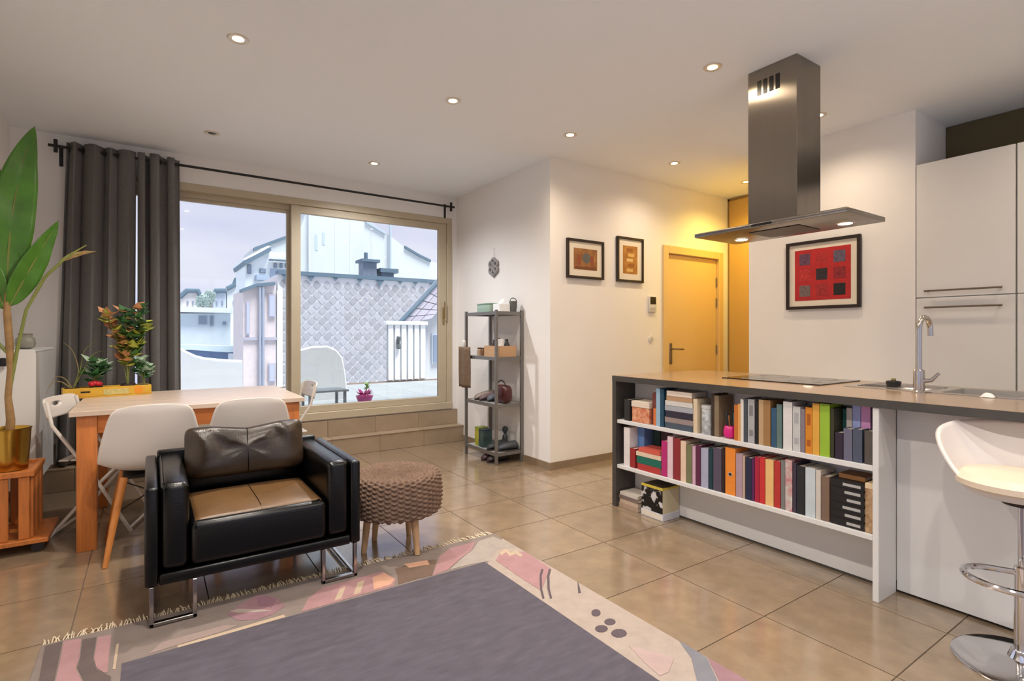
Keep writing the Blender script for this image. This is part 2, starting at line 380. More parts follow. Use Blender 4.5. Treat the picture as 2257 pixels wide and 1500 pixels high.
for (x, y, l, k_, c_) in ((0.39, 1.75, 'added unseen ceiling spot above the rug', 2.3, WARM), (0.4, 0.3, 'added unseen ceiling spot at the rug end away from the window', 2.0, WARM), (1.7, 0.4, 'added unseen ceiling spot beyond the rug edge', 1.3, WARM),
                  (2.72, 0.4, 'added unseen ceiling spot above the bar stool', 0.7, KITW), (3.95, 0.5, 'added unseen ceiling spot before the tall kitchen cupboards', 0.5, KITW),
                  (0.4, -1.2, 'added unseen ceiling spot at the rear wall end of the rug', 2.0, NEUT), (2.2, -1.2, 'added unseen ceiling spot at the rear of the room', 1.6, NEUT),
                  (3.95, -1.2, 'added unseen ceiling spot at the rear of the kitchen', 0.8, KITW)):
    spot(x, y, l, power=LAMP_W * k_, colr=c_)  # these spots lie out of view, added to raise the room's brightness

# ------------------------------------------------------------------ curtain rod and curtains
rod = thing('curtain_rod', 'thin black iron curtain rod above the sliding window', 'curtain rod', (0, 5.35, 2.635))
obj('pole', T([(-0.60, 0, 0.005), (2.80, 0, -0.01)], 0.011, 10), M_iron, rod)
for x, z in ((-0.60, 0.005), (2.80, -0.01)):
    s = -1 if x < 0 else 1
    bm = nb(); box(bm, x - 0.045 * (s < 0), x + 0.045 * (s > 0), -0.008, 0.008, z - 0.01, z + 0.01, 0.003, 1)
    box(bm, x - 0.012, x + 0.012, -0.01, 0.01, z - 0.05, z + 0.05, 0.003, 1)
    obj('finial', bm, M_iron, rod)
for x in (-0.575, 2.76):
    bm = nb(); box(bm, x - 0.008, x + 0.008, -0.005, 0.078, -0.012, -0.002); box(bm, x - 0.012, x + 0.012, 0.070, 0.079, -0.13, 0.03, 0.003, 1)
    obj('bracket', bm, M_iron, rod)
def curtain(name, label, x0, x1, xb0, xb1, folds, ph, zb):
    t = thing(name, label, 'curtain', ((x0 + x1) / 2, 5.35, 0))
    xm = (x0 + x1) / 2
    def fn(u, v):
        z = 2.675 + (zb - 2.675) * v
        a = x0 + (xb0 - x0) * v; b = x1 + (xb1 - x1) * v
        uu = u + 0.035 * math.sin(u * folds * 2 * PI * 0.5 + 1.3) * (1 - 0.3 * v)
        x = a + (b - a) * uu + 0.012 * math.sin(folds * 4 * PI * u + ph)
        am = 0.046 + 0.012 * math.sin(5 * u + 2 * v)
        y = am * math.sin(folds * 2 * PI * u + ph + 0.35 * v * math.sin(7 * u)) + 0.01 * math.sin(3.1 * folds * u + 3 * v)
        if v < 0.03: z += 0.018 * abs(math.cos(folds * 2 * PI * u + ph)) * 0.6
        return (x - xm, y - 0.012, z)
    o = obj('cloth', grid(nb(), fn, 160, 30), M_curtain, t, 60)
    solid(o, 0.004)
    for k in range(folds * 2):
        u = (k + 0.5) / (folds * 2)
        p = fn(u, 0.012)
        bm = nb(); rr = 0.022
        tube(bm, [(p[0], rr * math.cos(a * PI / 6), 2.635 + rr * math.sin(a * PI / 6)) for a in range(12)], 0.0035, 6, True)
        obj('eyelet', bm, M_darksteel, t)
    return t
curtain('curtain', 'charcoal curtain panel hanging against the wall end of the rod', -0.555, -0.115, -0.62, -0.125, 4, 0.4, 0.19)
curtain('curtain', 'charcoal curtain panel drawn back beside the glass', -0.10, 0.205, -0.10, 0.215, 3, 2.1, 0.19)

# ================================================================== KITCHEN ISLAND
CT = 0.908
IX, IY1, IY0 = 2.68, 2.70, -0.6
top = thing('worktop', 'long dark stone worktop with a thin front edge on the kitchen island', 'worktop', (3.18, 1.05, CT))
bm = nb()
# slab with a cut-out for the sink bowl
SX0, SX1, SY0, SY1 = 3.22, 3.56, 0.70, 1.00
def loc(x0, x1, y0, y1): return (x0 - 3.18, x1 - 3.18, y0 - 1.05, y1 - 1.05)
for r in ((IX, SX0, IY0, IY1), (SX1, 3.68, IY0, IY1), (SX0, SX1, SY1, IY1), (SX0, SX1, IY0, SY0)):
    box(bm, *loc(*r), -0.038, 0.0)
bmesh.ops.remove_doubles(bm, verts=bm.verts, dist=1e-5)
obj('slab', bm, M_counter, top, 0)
obj('front_edge', B(IX - 3.18 - 0.002, IX - 3.18 - 0.0002, IY0 - 1.05, IY1 - 1.05, -0.038, -0.001), M_slate, top, 0)
obj('end_edge', B(IX - 3.18, 3.68 - 3.18, IY1 - 1.05 + 0.0002, IY1 - 1.05 + 0.002, -0.038, -0.001), M_slate, top, 0)
hob = thing('cooktop', 'black glass cooktop set flush into the worktop below the extractor', 'cooktop', (3.36, 1.82, CT))
obj('glass_plate', B(-0.25, 0.25, -0.31, 0.31, 0.0, 0.006, 0.002, 1), mat('black_glass', (30, 26, 24), 0.06), hob)
for (x, y, r) in ((-0.12, -0.16, 0.09), (0.12, -0.16, 0.075), (-0.12, 0.16, 0.075), (0.12, 0.16, 0.09)):
    obj('cooking_zone', T([(x + r * math.cos(a * PI / 16), y + r * math.sin(a * PI / 16), 0.0062) for a in range(32)], 0.0012, 4, True), mat('zone_print', (120, 116, 112), 0.4), hob)
sink = thing('sink', 'stainless steel inset sink with drainer in the worktop', 'sink', (3.39, 0.99, CT))
bm = nb()
sx0, sx1, sy0, sy1 = SX0 - 3.39, SX1 - 3.39, SY0 - 0.99, SY1 - 0.99
box(bm, sx0, sx0 + 0.004, sy0, sy1, -0.17, 0.003); box(bm, sx1 - 0.004, sx1, sy0, sy1, -0.17, 0.003)
box(bm, sx0, sx1, sy0, sy0 + 0.004, -0.17, 0.003); box(bm, sx0, sx1, sy1 - 0.004, sy1, -0.17, 0.003); box(bm, sx0, sx1, sy0, sy1, -0.174, -0.17)
obj('bowl', bm, mat('bowl_steel', (190, 186, 180), 0.4, metal=0.7), sink, 0)
bm = nb()
for r in ((sx0 - 0.035, sx0, sy0 - 0.03, sy1 + 0.42), (sx1, sx1 + 0.03, sy0 - 0.03, sy1 + 0.42), (sx0, sx1, sy0 - 0.03, sy0), (sx0, sx1, sy1, sy1 + 0.42)):
    box(bm, *r, 0.0005, 0.004)
obj('rim', bm, mat('satin_steel', (200, 196, 190), 0.2, metal=1.0), sink, 0)
for k in range(7):
    xx = sx0 + 0.04 + k * 0.043
    obj('drainer_ridge', B(xx, xx + 0.012, sy1 + 0.05, sy1 + 0.38, 0.004, 0.008, 0.002, 1), M_chrome, sink)
obj('drain', L([(0.0, -0.168), (0.04, -0.168), (0.045, -0.17)], 20, ((sx0 + sx1) / 2, (sy0 + sy1) / 2, 0)), M_chrome, sink)
tap = thing('kitchen_tap', 'tall satin steel gooseneck tap standing at the sink front', 'tap', (3.15, 1.055, CT))
M_tap = mat('tap_steel', (196, 190, 182), 0.18, metal=1.0)
obj('base', L([(0.030, 0), (0.030, 0.006), (0.024, 0.012), (0.024, 0.11), (0.020, 0.115)], 24), M_tap, tap)
pts = [(0, 0, 0.11), (0, 0, 0.2), (0, 0, 0.30)]
for a in range(1, 13): pts.append((0.055 - 0.055 * math.cos(a * PI / 12), -0.01 * a / 12, 0.32 + 0.055 * math.sin(a * PI / 12)))
pts.append((0.11, -0.011, 0.28))
obj('spout', T(pts, 0.0125, 12), M_tap, tap)
obj('lever', T([(0, -0.02, 0.06), (0, -0.05, 0.065), (0.02, -0.075, 0.10)], [0.012, 0.01, 0.006], 10), M_tap, tap)
br = thing('sink_strainer', 'small dark sink strainer lying on the drainer beside the tap', 'strainer', (3.30, 1.22, CT + 0.0085))
obj('basket', L([(0.012, 0), (0.032, 0.002), (0.036, 0.028), (0.03, 0.03), (0.027, 0.006), (0.0, 0.005)], 18), M_darksteel, br)
obj('knob', L([(0.005, 0.005), (0.005, 0.03), (0.012, 0.034), (0.010, 0.044), (0.0, 0.045)], 12), mat('olive_rubber', (120, 110, 60), 0.5), br)
sp = thing('dish_sponge', 'crumpled white dish cloth on the worktop past the sink', 'cloth', (3.18, 0.80, CT))
bm = nb()
def crump(u, v):
    x = (u - 0.5) * 0.05; y = (v - 0.5) * 0.05
    e = max(0, 1 - ((u - 0.5) ** 2 + (v - 0.5) ** 2) * 4)
    return (x, y, 0.001 + 0.022 * e * (0.7 + 0.3 * math.sin(13 * u + 9 * v)))
grid(bm, crump, 14, 14); o = obj('cloth', bm, mat('white_cotton', (235, 232, 226), 0.9), sp, 60); solid(o, 0.002, 1)

# book case part of the island
bc = thing('island_bookcase', 'open two-shelf bookcase built into the island with dark end panel', 'bookcase', (2.78, 1.88, 0))
def bl(x0, x1, y0, y1, z0, z1, bev=0.0): return B(x0 - 2.78, x1 - 2.78, y0 - 1.88, y1 - 1.88, z0, z1, bev, 1)
obj('end_panel', bl(IX, 2.88, 2.665, 2.70, 0, CT - 0.0385), M_slate, bc, 0)
obj('divider', bl(2.685, 2.868, 1.05, 1.075, 0, CT - 0.0385, 0.002), M_whitem, bc)
obj('back_panel', bl(2.872, 2.886, 1.0755, 2.6645, 0.012, CT - 0.0385), M_whitem, bc, 0)
obj('plinth', bl(2.872, 2.886, 1.0755, 2.6645, 0.0, 0.011), M_slate, bc, 0)
obj('shelf', bl(2.69, 2.8715, 1.0755, 2.6645, 0.58, 0.605, 0.002), M_whitem, bc)
obj('shelf', bl(2.69, 2.8715, 1.0755, 2.6645, 0.268, 0.293, 0.002), M_whitem, bc)
S1, S2 = 0.605, 0.293
cab = thing('island_cabinet', 'white island cabinet block with plain rear panel behind the stool', 'cabinet', (3.25, 1.0, 0))
obj('body', B(2.888 - 3.25, 3.62 - 3.25, -0.58 - 1.0, 2.68 - 1.0, 0.05, CT - 0.22, 0.002, 1), M_whitem, cab)
obj('rear_panel', B(2.870 - 3.25, 2.887 - 3.25, -0.58 - 1.0, 1.049 - 1.0, 0.012, CT - 0.0385, 0.002, 1), M_whitem, cab)
obj('top_rail', B(2.888 - 3.25, 2.91 - 3.25, -0.58 - 1.0, 2.68 - 1.0, CT - 0.2195, CT - 0.0385), M_whitem, cab, 0)
obj('top_rail', B(3.60 - 3.25, 3.62 - 3.25, -0.58 - 1.0, 2.68 - 1.0, CT - 0.2195, CT - 0.0385), M_whitem, cab, 0)
obj('plinth', B(2.90 - 3.25, 3.58 - 3.25, -0.55 - 1.0, 2.66 - 1.0, 0.0, 0.049), M_slate, cab, 0)
for k in range(5):
    y1 = 2.675 - k * 0.65; y0 = max(-0.575, y1 - 0.646)
    d = obj('door', B(3.621 - 3.25, 3.64 - 3.25, y0 - 1.0, y1 - 1.0, 0.055, CT - 0.045, 0.002, 1), M_whitem, cab)
    obj('handle', T([(0.39 + 0.0, y0 - 0.8, 0.78), (0.41, y0 - 0.8, 0.78), (0.41, y1 - 1.2, 0.78), (0.39, y1 - 1.2, 0.78)], 0.006, 8), M_steel, d)

# extractor hood
hd = thing('extractor_hood', 'brushed steel island extractor hood hanging from the ceiling', 'extractor hood', (3.095, 1.706, 1.80))
obj('chimney', B(-0.13, 0.13, -0.146, 0.146, 0.033, CEIL - 1.80, 0.002, 1), M_steel, hd)
for k in range(4):
    y = 0.075 - k * 0.037
    obj('vent_slot', B(-0.132, -0.1305, y - 0.012, y + 0.012, 0.80, 0.885, 0.0), M_black, hd, 0)
bm = nb()
box(bm, -0.235, 0.205, -0.448, 0.448, 0.006, 0.032, 0.004, 2)
obj('canopy', bm, M_steel, hd)
obj('filter_panel', B(-0.12, 0.12, -0.15, 0.15, 0.001, 0.0055, 0.002, 1), mat('filter_mesh', (96, 90, 84), 0.4, metal=0.9, bump=0.4, bscale=400), hd)
M_hlamp = emit('hood_bulb', (255, 236, 200), 9.0)
for y in (0.31, -0.31):
    lp = obj('lamp_ring', L([(0.036, 0.0055), (0.036, 0.002), (0.042, 0.0015), (0.046, 0.0055)], 24, (0.06, y, 0)), M_chrome, hd)
    obj('bulb', L([(0.0005, 0.0015), (0.034, 0.002), (0.035, 0.0055)], 24, (0.06, y, 0)), M_hlamp, lp)
    d = bpy.data.lights.new('hood_light', 'SPOT'); d.energy = 10; d.color = (1, 0.85, 0.66); d.spot_size = math.radians(120); d.spot_blend = 0.8; d.shadow_soft_size = 0.03
    o = bpy.data.objects.new('hood_light', d); COL.objects.link(o); o.parent = hd; o.location = (0.06, y, -0.01)
obj('control_strip', B(-0.237, -0.2345, -0.06, 0.06, 0.012, 0.026), M_black, hd, 0)

# tall kitchen cupboards, flush with the wall, open niche above
def tall(y1, y0, label):
    ym = (y0 + y1) / 2; h = (y1 - y0) / 2
    t = thing('tall_cupboard', label, 'cupboard', (XK, ym, 0), 0, 'row of tall white kitchen cupboards')
    obj('body', B(0.022, 0.57, -h + 0.001, h - 0.001, 0.0, 2.365), M_whitem, t, 0)
    for (z0, z1, zh) in ((1.449, 2.368, 1.49), (0.10, 1.443, 1.378)):
        d = obj('door', B(0.0, 0.021, -h + 0.002, h - 0.002, z0, z1, 0.002, 1), M_white, t)
        yy = 0.187
        obj('handle', T([(0.0, yy, zh), (-0.03, yy, zh), (-0.03, yy + 0.015, zh), (-0.03, -yy - 0.015, zh), (-0.03, -yy, zh), (0.0, -yy, zh)], 0.0065, 8), M_steel, d)
    obj('plinth', B(0.03, 0.05, -h, h, 0.0, 0.098), M_slate, t, 0)
    obj('niche_shade_sheet', B(0.565, 0.58, -h, h, 2.366, 2.75), mat('niche_shade_brown', (92, 80, 54), 0.7), t, 0)  # brown sheet paints the shade at the back of the open niche
    return t
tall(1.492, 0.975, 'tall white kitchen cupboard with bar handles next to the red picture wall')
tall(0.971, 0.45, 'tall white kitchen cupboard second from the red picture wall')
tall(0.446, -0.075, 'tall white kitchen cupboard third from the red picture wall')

# bar stool
st = thing('bar_stool', 'white scoop bar stool with chrome pole, foot ring and round base', 'bar stool', (2.60, 0.555, 0), math.radians(-8))
obj('base', L([(0.205, 0), (0.205, 0.006), (0.195, 0.012), (0.10, 0.022), (0.045, 0.034), (0.034, 0.06), (0.03, 0.065)], 48), M_chrome, st)
obj('pole', L([(0.027, 0.06), (0.027, 0.36), (0.017, 0.365), (0.017, 0.612)], 20), M_chrome, st)
pts = [(0.0, 0.0, 0.29)]
ring = [(-0.115 + 0.10 * math.cos(a), 0.125 * math.sin(a), 0.335) for a in [math.radians(30 + k * 300 / 24) for k in range(25)]]
obj('foot_ring', T([(0.0, 0.02, 0.335)] + ring + [(0.0, -0.02, 0.335)], 0.011, 10), M_chrome, st)
def shell(u, v):
    a = u * 2 * PI                       # 0 is the backrest side (+x)
    d = abs(((a + PI) % (2 * PI)) - PI)  # angle from back
    hgt = 1.0 / (1.0 + math.exp((d - 1.95) * 6.0))
    rim = 0.662 + 0.205 * hgt - 0.012 * (d ** 2) * hgt
    r0 = 0.15; r1 = 0.16 + 0.10 * hgt * (0.5 + 0.5 * min(1.0, d / 1.2))
    s = v
    r = r0 * math.sin(min(1.0, s * 2) * PI / 2) if s < 0.5 else r0 + (r1 - r0) * ((s - 0.5) * 2) ** 0.8
    z = 0.618 + 0.02 * min(1, s * 2) ** 2 if s < 0.5 else 0.638 + (rim - 0.638) * ((s - 0.5) * 2)
    return ((r + 0.001) * math.cos(a) - 0.03, (r + 0.001) * math.sin(a), z)
sh = obj('seat_shell', grid(nb(), shell, 72, 24, True), M_plastic, st, 60); solid(sh, 0.014)
obj('seat_cushion', L([(0.0005, 0.648), (0.10, 0.645), (0.150, 0.640), (0.176, 0.655), (0.178, 0.675), (0.155, 0.697), (0.07, 0.706), (0.0005, 0.706)], 40, (-0.035, 0, 0)), mat('cream_vinyl', (232, 214, 190), 0.4), st)
obj('seat_bracket', L([(0.06, 0.585), (0.065, 0.604), (0.03, 0.607)], 20), M_darksteel, st)

# ================================================================== BOOKS ON THE ISLAND
GU, GL = 'books on the upper island shelf', 'books on the lower island shelf'
def book(px0, px1, ptop, z0, c, label, front=2.704, depth=0.135, group=None, rough=0.5, tilt=0.0, print_c=None):
    ya, yb = onX(px1, 900, 2.704).y, onX(px0, 900, 2.704).y
    w_ = yb - ya - 0.0012; ym = (ya + yb) / 2
    h = max(0.08, onX((px0 + px1) / 2, ptop, 2.704).z - z0)
    depth = min(depth, 2.869 - front)
    t = thing('book', label, 'book', (front, ym, z0 + 0.0008), 0, group)
    if tilt: t.rotation_euler = (tilt, 0, 0)
    cth = min(0.0025, w_ * 0.18)
    bm = nb()
    box(bm, 0, 0.003, -w_ / 2, w_ / 2, 0, h); box(bm, 0.003, depth, -w_ / 2, -w_ / 2 + cth, 0, h); box(bm, 0.003, depth, w_ / 2 - cth, w_ / 2, 0, h)
    m = mat('cover_%d_%d_%d' % c, c, rough, var=0.06, vscale=20)
    obj('cover', bm, m, t, 0)
    obj('pages', B(0.0032, depth - 0.004, -w_ / 2 + cth + 0.0002, w_ / 2 - cth - 0.0002, 0.003, h - 0.004), M_paper, t, 0)
    if print_c:
        for (a, b) in ((0.62, 0.86), (0.16, 0.30)):
            obj('spine_print', B(-0.0006, -0.0001, -w_ * 0.28, w_ * 0.28, h * a, h * b), flatc(print_c), t, 0)
    return t
def flat_stack(px0, px1, z0, layers, labels, group, front=2.704, depth=0.15, cat='book', name='book', title=None):
    y0, y1 = onX(px1, 900, 2.704).y, onX(px0, 900, 2.704).y
    z = z0 + 0.0008; out = []
    for k, ((hh, c, ins), lab) in enumerate(zip(layers, labels)):
        a, b = y0 + ins * 0.5, y1 - ins
        t = thing(name, lab, cat, (front + 0.002 * (k % 2), (a + b) / 2, z), 0, group)
        hw = (b - a) / 2; bm = nb(); cth = min(0.003, hh * 0.15); dp = min(depth, 2.868 - front)
        box(bm, 0, 0.003, -hw, hw, 0, hh - 0.0008); box(bm, 0.003, dp, -hw, hw, 0, cth); box(bm, 0.003, dp, -hw, hw, hh - 0.0008 - cth, hh - 0.0008)
        obj('cover', bm, mat('cover_%d_%d_%d' % c, c, 0.5, var=0.06, vscale=20), t, 0)
        obj('pages', B(0.0032, dp - 0.003, -hw + 0.003, hw - 0.003, cth + 0.0002, hh - 0.001 - cth), M_paper, t, 0)
        if title: obj('spine_print', B(-0.0006, -0.0001, -hw * 0.80, hw * 0.02 + hw * 0.12 * (k % 3), hh * 0.30, hh * 0.66), flatc(title), t, 0)
        z += hh; out.append(t)
    return z
# --- upper shelf
book(1376, 1388, 880, S1, (48, 46, 44), 'dark grey paperback against the dark end panel, upper shelf', group=GU)
gb = thing('gift_box', 'orange red gift box with cream lid on the upper shelf', 'box', (2.775, onX(1411, 900, 2.704).y, S1 + 0.0006), 0)
gy = (onX(1391, 900, 2.704).y - onX(1431, 900, 2.704).y) / 2 - 0.001
obj('body', B(-0.07, 0.07, -gy + 0.004, gy - 0.004, 0, 0.10, 0.003, 1), mat('orange_print', (188, 74, 36), 0.45, var=0.5, vscale=28, c2=(240, 190, 150)), gb)
obj('lid', B(-0.073, 0.073, -gy, gy, 0.1005, 0.142, 0.003, 1), mat('cream_card', (226, 210, 190), 0.6), gb)
UP = [
 (1432, 1440, 866, (122, 62, 52), 'tall red brown book beside the orange gift box', 2.73, None),
 (1440, 1446, 900, (216, 120, 64), 'short orange booklet beside the pale blue book', 2.704, None),
 (1446, 1455, 856, (150, 182, 202), 'tall pale blue book left of the flat book pile', 2.704, None),
 (1455, 1463, 858, (36, 74, 96), 'tall petrol blue book touching the flat book pile', 2.704, None),
 (1528, 1537, 879, (220, 200, 168), 'cream book between the flat pile and the patterned tin', 2.704, None),
 (1566, 1573, 868, (58, 44, 36), 'thin dark brown book right of the patterned tin', 2.71, None),
 (1573, 1583, 872, (134, 116, 90), 'taupe book between patterned tin and pink pot', 2.71, None),
 (1618, 1626, 892, (196, 112, 44), 'rust orange book touching the pink pot', 2.704, None),
 (1626, 1632, 890, (224, 160, 90), 'narrow light orange book right of the rust orange one', 2.704, None),
 (1632, 1639, 880, (222, 216, 206), 'narrow white book right of the light orange one', 2.704, None),
 (1639.5, 1647, 878, (70, 76, 84), 'slate grey book between narrow white and pale grey books', 2.704, None),
 (1648, 1663, 880, (172, 172, 172), 'pale grey book with rubbed spine, upper shelf', 2.704, (130, 128, 128)),
 (1664, 1671, 884, (26, 24, 24), 'black book left of the tan volume', 2.704, None),
 (1672, 1683, 881, (190, 158, 118), 'beige volume next to the thin black book', 2.704, None),
 (1683, 1698, 882, (158, 118, 72), 'brown tan volume left of the blue book', 2.704, None),
 (1700, 1711, 899, (48, 84, 112), 'short dark blue book, upper shelf', 2.704, None),
 (1711.5, 1723, 891, (96, 120, 116), 'grey green book left of the thick white one', 2.704, None),
 (1726, 1746, 885, (222, 218, 214), 'thick white book with small dark emblem on spine', 2.704, None),
 (1747, 1764, 896, (198, 198, 194), 'light grey book right of the thick white one', 2.704, (170, 170, 172)),
 (1765, 1774, 901, (134, 122, 130), 'lilac grey book left of the orange one', 2.704, None),
 (1775, 1790, 898, (214, 134, 34), 'orange book left of the amber one, upper shelf', 2.704, (170, 90, 20)),
 (1790.5, 1806, 889, (222, 164, 66), 'amber yellow book left of the lime green one', 2.704, None),
 (1807, 1829, 890, (150, 186, 50), 'thick lime green book on the upper shelf', 2.704, None),
 (1830, 1838, 900, (52, 52, 28), 'thin black olive book right of the lime green one', 2.704, None)]
for (a, b, tp, c, lab, fr, pr) in UP: book(a, b, tp, S1, c, lab, fr, group=GU, print_c=pr)
for (a, b, tp, c, lab) in ((1839, 1847, 904, (24, 88, 78), 'narrow dark green book standing behind dark spines'), (1847.5, 1860, 902, (214, 202, 190), 'cream book standing behind a dark violet spine'),
        (1861, 1879, 893, (166, 176, 226), 'lavender blue book standing behind a grey violet spine'), (1880, 1901, 895, (220, 156, 206), 'pink mauve book standing behind a slate spine'),
        (1906, 1925, 898, (92, 170, 148), 'sea green book standing behind a taupe black spine')):
    book(a, b, tp, S1, c, lab, 2.785, 0.08, GU)
for (a, b, tp, c, lab) in ((1840, 1858, 953, (44, 32, 50), 'short blackish violet book in front of the cream one'), (1859, 1878.5, 945, (104, 102, 122), 'short grey violet book in front of the lavender one'),
        (1879.5, 1900, 946, (76, 84, 102), 'short slate book in front of the pink one'), (1905, 1925, 950, (84, 76, 70), 'short taupe black book in front of the sea green one')):
    book(a, b, tp, S1, c, lab, 2.704, 0.075, GU)
flat_stack(1465, 1527, S1, [(0.036, (74, 86, 98), 0.004), (0.034, (150, 134, 130), 0.0), (0.04, (48, 46, 60), 0.008), (0.034, (166, 170, 176), 0.0), (0.030, (212, 208, 200), 0.004), (0.030, (186, 148, 112), 0.012), (0.032, (228, 214, 198), 0.016)],
    ['flat slate blue book at the bottom of the upper pile', 'flat taupe book second from the bottom of the upper pile', 'flat dark navy book in the upper pile',
     'flat pale grey book in the middle of the upper pile', 'flat off-white book in the upper pile', 'flat light brown book second from top of the upper pile', 'flat cream book on top of the upper pile'], GU)
ty = onX(1551.5, 900, 2.704).y
tin = thing('patterned_tin', 'white cylindrical tin with grey speckles on the upper shelf', 'tin', (2.745, ty, S1 + 0.0006))
obj('body', L([(0.036, 0), (0.037, 0.002), (0.037, 0.148), (0.036, 0.15)], 28), mat('speckled_white', (226, 228, 226), 0.5, var=0.5, vscale=30, c2=(120, 126, 130)), tin)
obj('lid', L([(0.0385, 0.1505), (0.0385, 0.168), (0.036, 0.170), (0.0, 0.170)], 28), mat('tin_lid', (206, 204, 198), 0.4), tin)
py_ = onX(1601, 900, 2.704).y
pot = thing('pencil_pot', 'round magenta pencil pot on the upper shelf', 'pot', (2.742, py_, S1 + 0.0006))
obj('cup', L([(0.022, 0), (0.036, 0.012), (0.038, 0.035), (0.032, 0.066), (0.028, 0.070), (0.026, 0.066), (0.030, 0.035), (0.02, 0.012), (0.0, 0.01)], 28), mat('magenta_glaze', (214, 34, 122), 0.3), pot)
for k, (dx, dy, c, ln) in enumerate(((-.012, .010, (40, 52, 56), 0.135), (.012, -.008, (120, 150, 150), 0.13), (-.006, -.014, (30, 28, 26), 0.14), (.010, .013, (196, 130, 80), 0.11))):
    pn = thing('pen', ['dark slate pen in the magenta pot', 'pale teal pen in the magenta pot', 'black pen in the magenta pot', 'wooden pencil in the magenta pot'][k], 'pen', (2.742 + dx * 0.5, py_ + dy * 0.5, S1 + 0.016))
    obj('barrel', T([(0, 0, 0), (dx * 0.9, dy * 0.9, ln)], 0.004, 8), flatc(c), pn); obj('tip', T([(dx * 0.9, dy * 0.9, ln), (dx * 0.98, dy * 0.98, ln + 0.012)], [0.004, 0.0015], 8), flatc((30, 30, 30)), pn)
# --- lower shelf
LO = [
 (1375, 1388, 942, (226, 218, 214), 'thick white book against the dark end panel, lower shelf', 2.704),
 (1389, 1400, 988, (152, 40, 40), 'short dark red book next to the thick white one', 2.704),
 (1458, 1470, 972, (184, 42, 112), 'magenta book right of the flat pile, lower shelf', 2.704),
 (1471, 1483, 962, (224, 196, 204), 'pale pink white tall book beside the magenta one', 2.704),
 (1484, 1499, 966, (138, 42, 46), 'dark red book left of the cream one, lower shelf', 2.704),
 (1500, 1512, 972, (226, 198, 172), 'cream book between dark red and olive books', 2.704),
 (1513, 1525.5, 980, (116, 118, 84), 'olive green book on the lower shelf', 2.704),
 (1526, 1533, 983, (206, 166, 186), 'thin rose book between olive and plum books', 2.704),
 (1534, 1544, 981, (92, 36, 66), 'plum book on the lower shelf', 2.704),
 (1545, 1561, 988, (166, 168, 190), 'lilac grey book right of the plum one', 2.704),
 (1562, 1571, 987, (24, 56, 66), 'dark teal book on the lower shelf', 2.704),
 (1572, 1590, 987, (84, 76, 92), 'thick slate violet book left of the orange binder', 2.704),
 (1591, 1597.5, 990, (48, 28, 26), 'blackish brown book touching the orange binder', 2.704),
 (1622, 1637, 1000, (172, 146, 156), 'mauve grey book right of the orange binder', 2.704),
 (1637.5, 1642, 1004, (190, 166, 144), 'very thin tan book beside the mauve grey one', 2.704),
 (1643, 1657, 1009, (34, 38, 66), 'navy black book on the lower shelf', 2.704),
 (1657.5, 1663, 1009, (88, 30, 84), 'thin purple book between navy and crimson books', 2.704),
 (1663.5, 1674, 1007, (168, 28, 58), 'crimson book left of the bright red one', 2.704),
 (1674.5, 1686, 1008, (200, 48, 48), 'bright red book left of the pale yellow one', 2.704),
 (1687, 1705, 1013, (230, 186, 120), 'pale yellow book between two red ones', 2.704),
 (1706, 1720, 1016, (182, 50, 44), 'brick red book right of the pale yellow one', 2.704),
 (1721, 1730, 1014, (122, 120, 118), 'grey book left of the floral one', 2.704),
 (1747, 1755, 1020, (60, 52, 66), 'thin dark violet book right of the floral one', 2.704),
 (1756, 1774, 1027, (34, 36, 40), 'thick black book left of the pale blue one', 2.704),
 (1775, 1797, 1031, (194, 204, 208), 'thick pale blue white book on the lower shelf', 2.704),
 (1798, 1809, 1036, (206, 196, 184), 'light grey beige book right of the pale blue one', 2.704),
 (1810, 1828, 1050, (122, 98, 82), 'brown book left of the black volumes', 2.704)]
for (a, b, tp, c, lab, fr) in LO: book(a, b, tp, S2, c, lab, fr, 0.07 if lab.startswith('short') else 0.135, group=GL)
bk = book(1730.5, 1746, 1013, S2, (176, 52, 84), 'floral pink and pale green book on the lower shelf', group=GL)
for ch in bk.children:
    if ch.name.startswith('cover'): ch.data.materials[0] = mat('floral_cover', (186, 40, 84), 0.5, var=0.6, vscale=22, c2=(206, 220, 206))
book(1388.5, 1403, 941, S2, (96, 136, 190), 'blue book standing behind the short dark red one', 2.78, 0.08, GL)
book(1406, 1422, 950, S2, (30, 66, 58), 'dark green book standing behind the flat lower pile', 2.85, 0.02, GL)
book(1424, 1446, 956, S2, (70, 52, 62), 'dark plum book standing behind the flat lower pile', 2.85, 0.02, GL)
bd = book(1598.5, 1621, 987, S2, (232, 138, 48), 'orange ring binder with dark finger hole on lower shelf', group=GL); bd['category'] = 'binder'; bd.name = 'ring_binder'
fh = obj('finger_hole', T([(-0.0008, 0.010 * math.cos(a * PI / 8), 0.115 + 0.010 * math.sin(a * PI / 8)) for a in range(16)], 0.0022, 6, True), M_chrome, bd)
obj("hole", B(-0.0006, -0.0001, -0.008, 0.008, 0.107, 0.123, 0.0), M_black, bd, 0)
flat_stack(1402, 1456.5, S2, [(0.042, (176, 56, 52), 0.012), (0.05, (26, 104, 88), 0.004), (0.028, (222, 198, 172), 0.0), (0.028, (206, 92, 76), 0.02)],
    ['flat red book at the bottom of the lower pile', 'flat thick green book in the lower pile', 'flat cream book in the lower pile', 'flat salmon red book on top of the lower pile'], GL, depth=0.135)
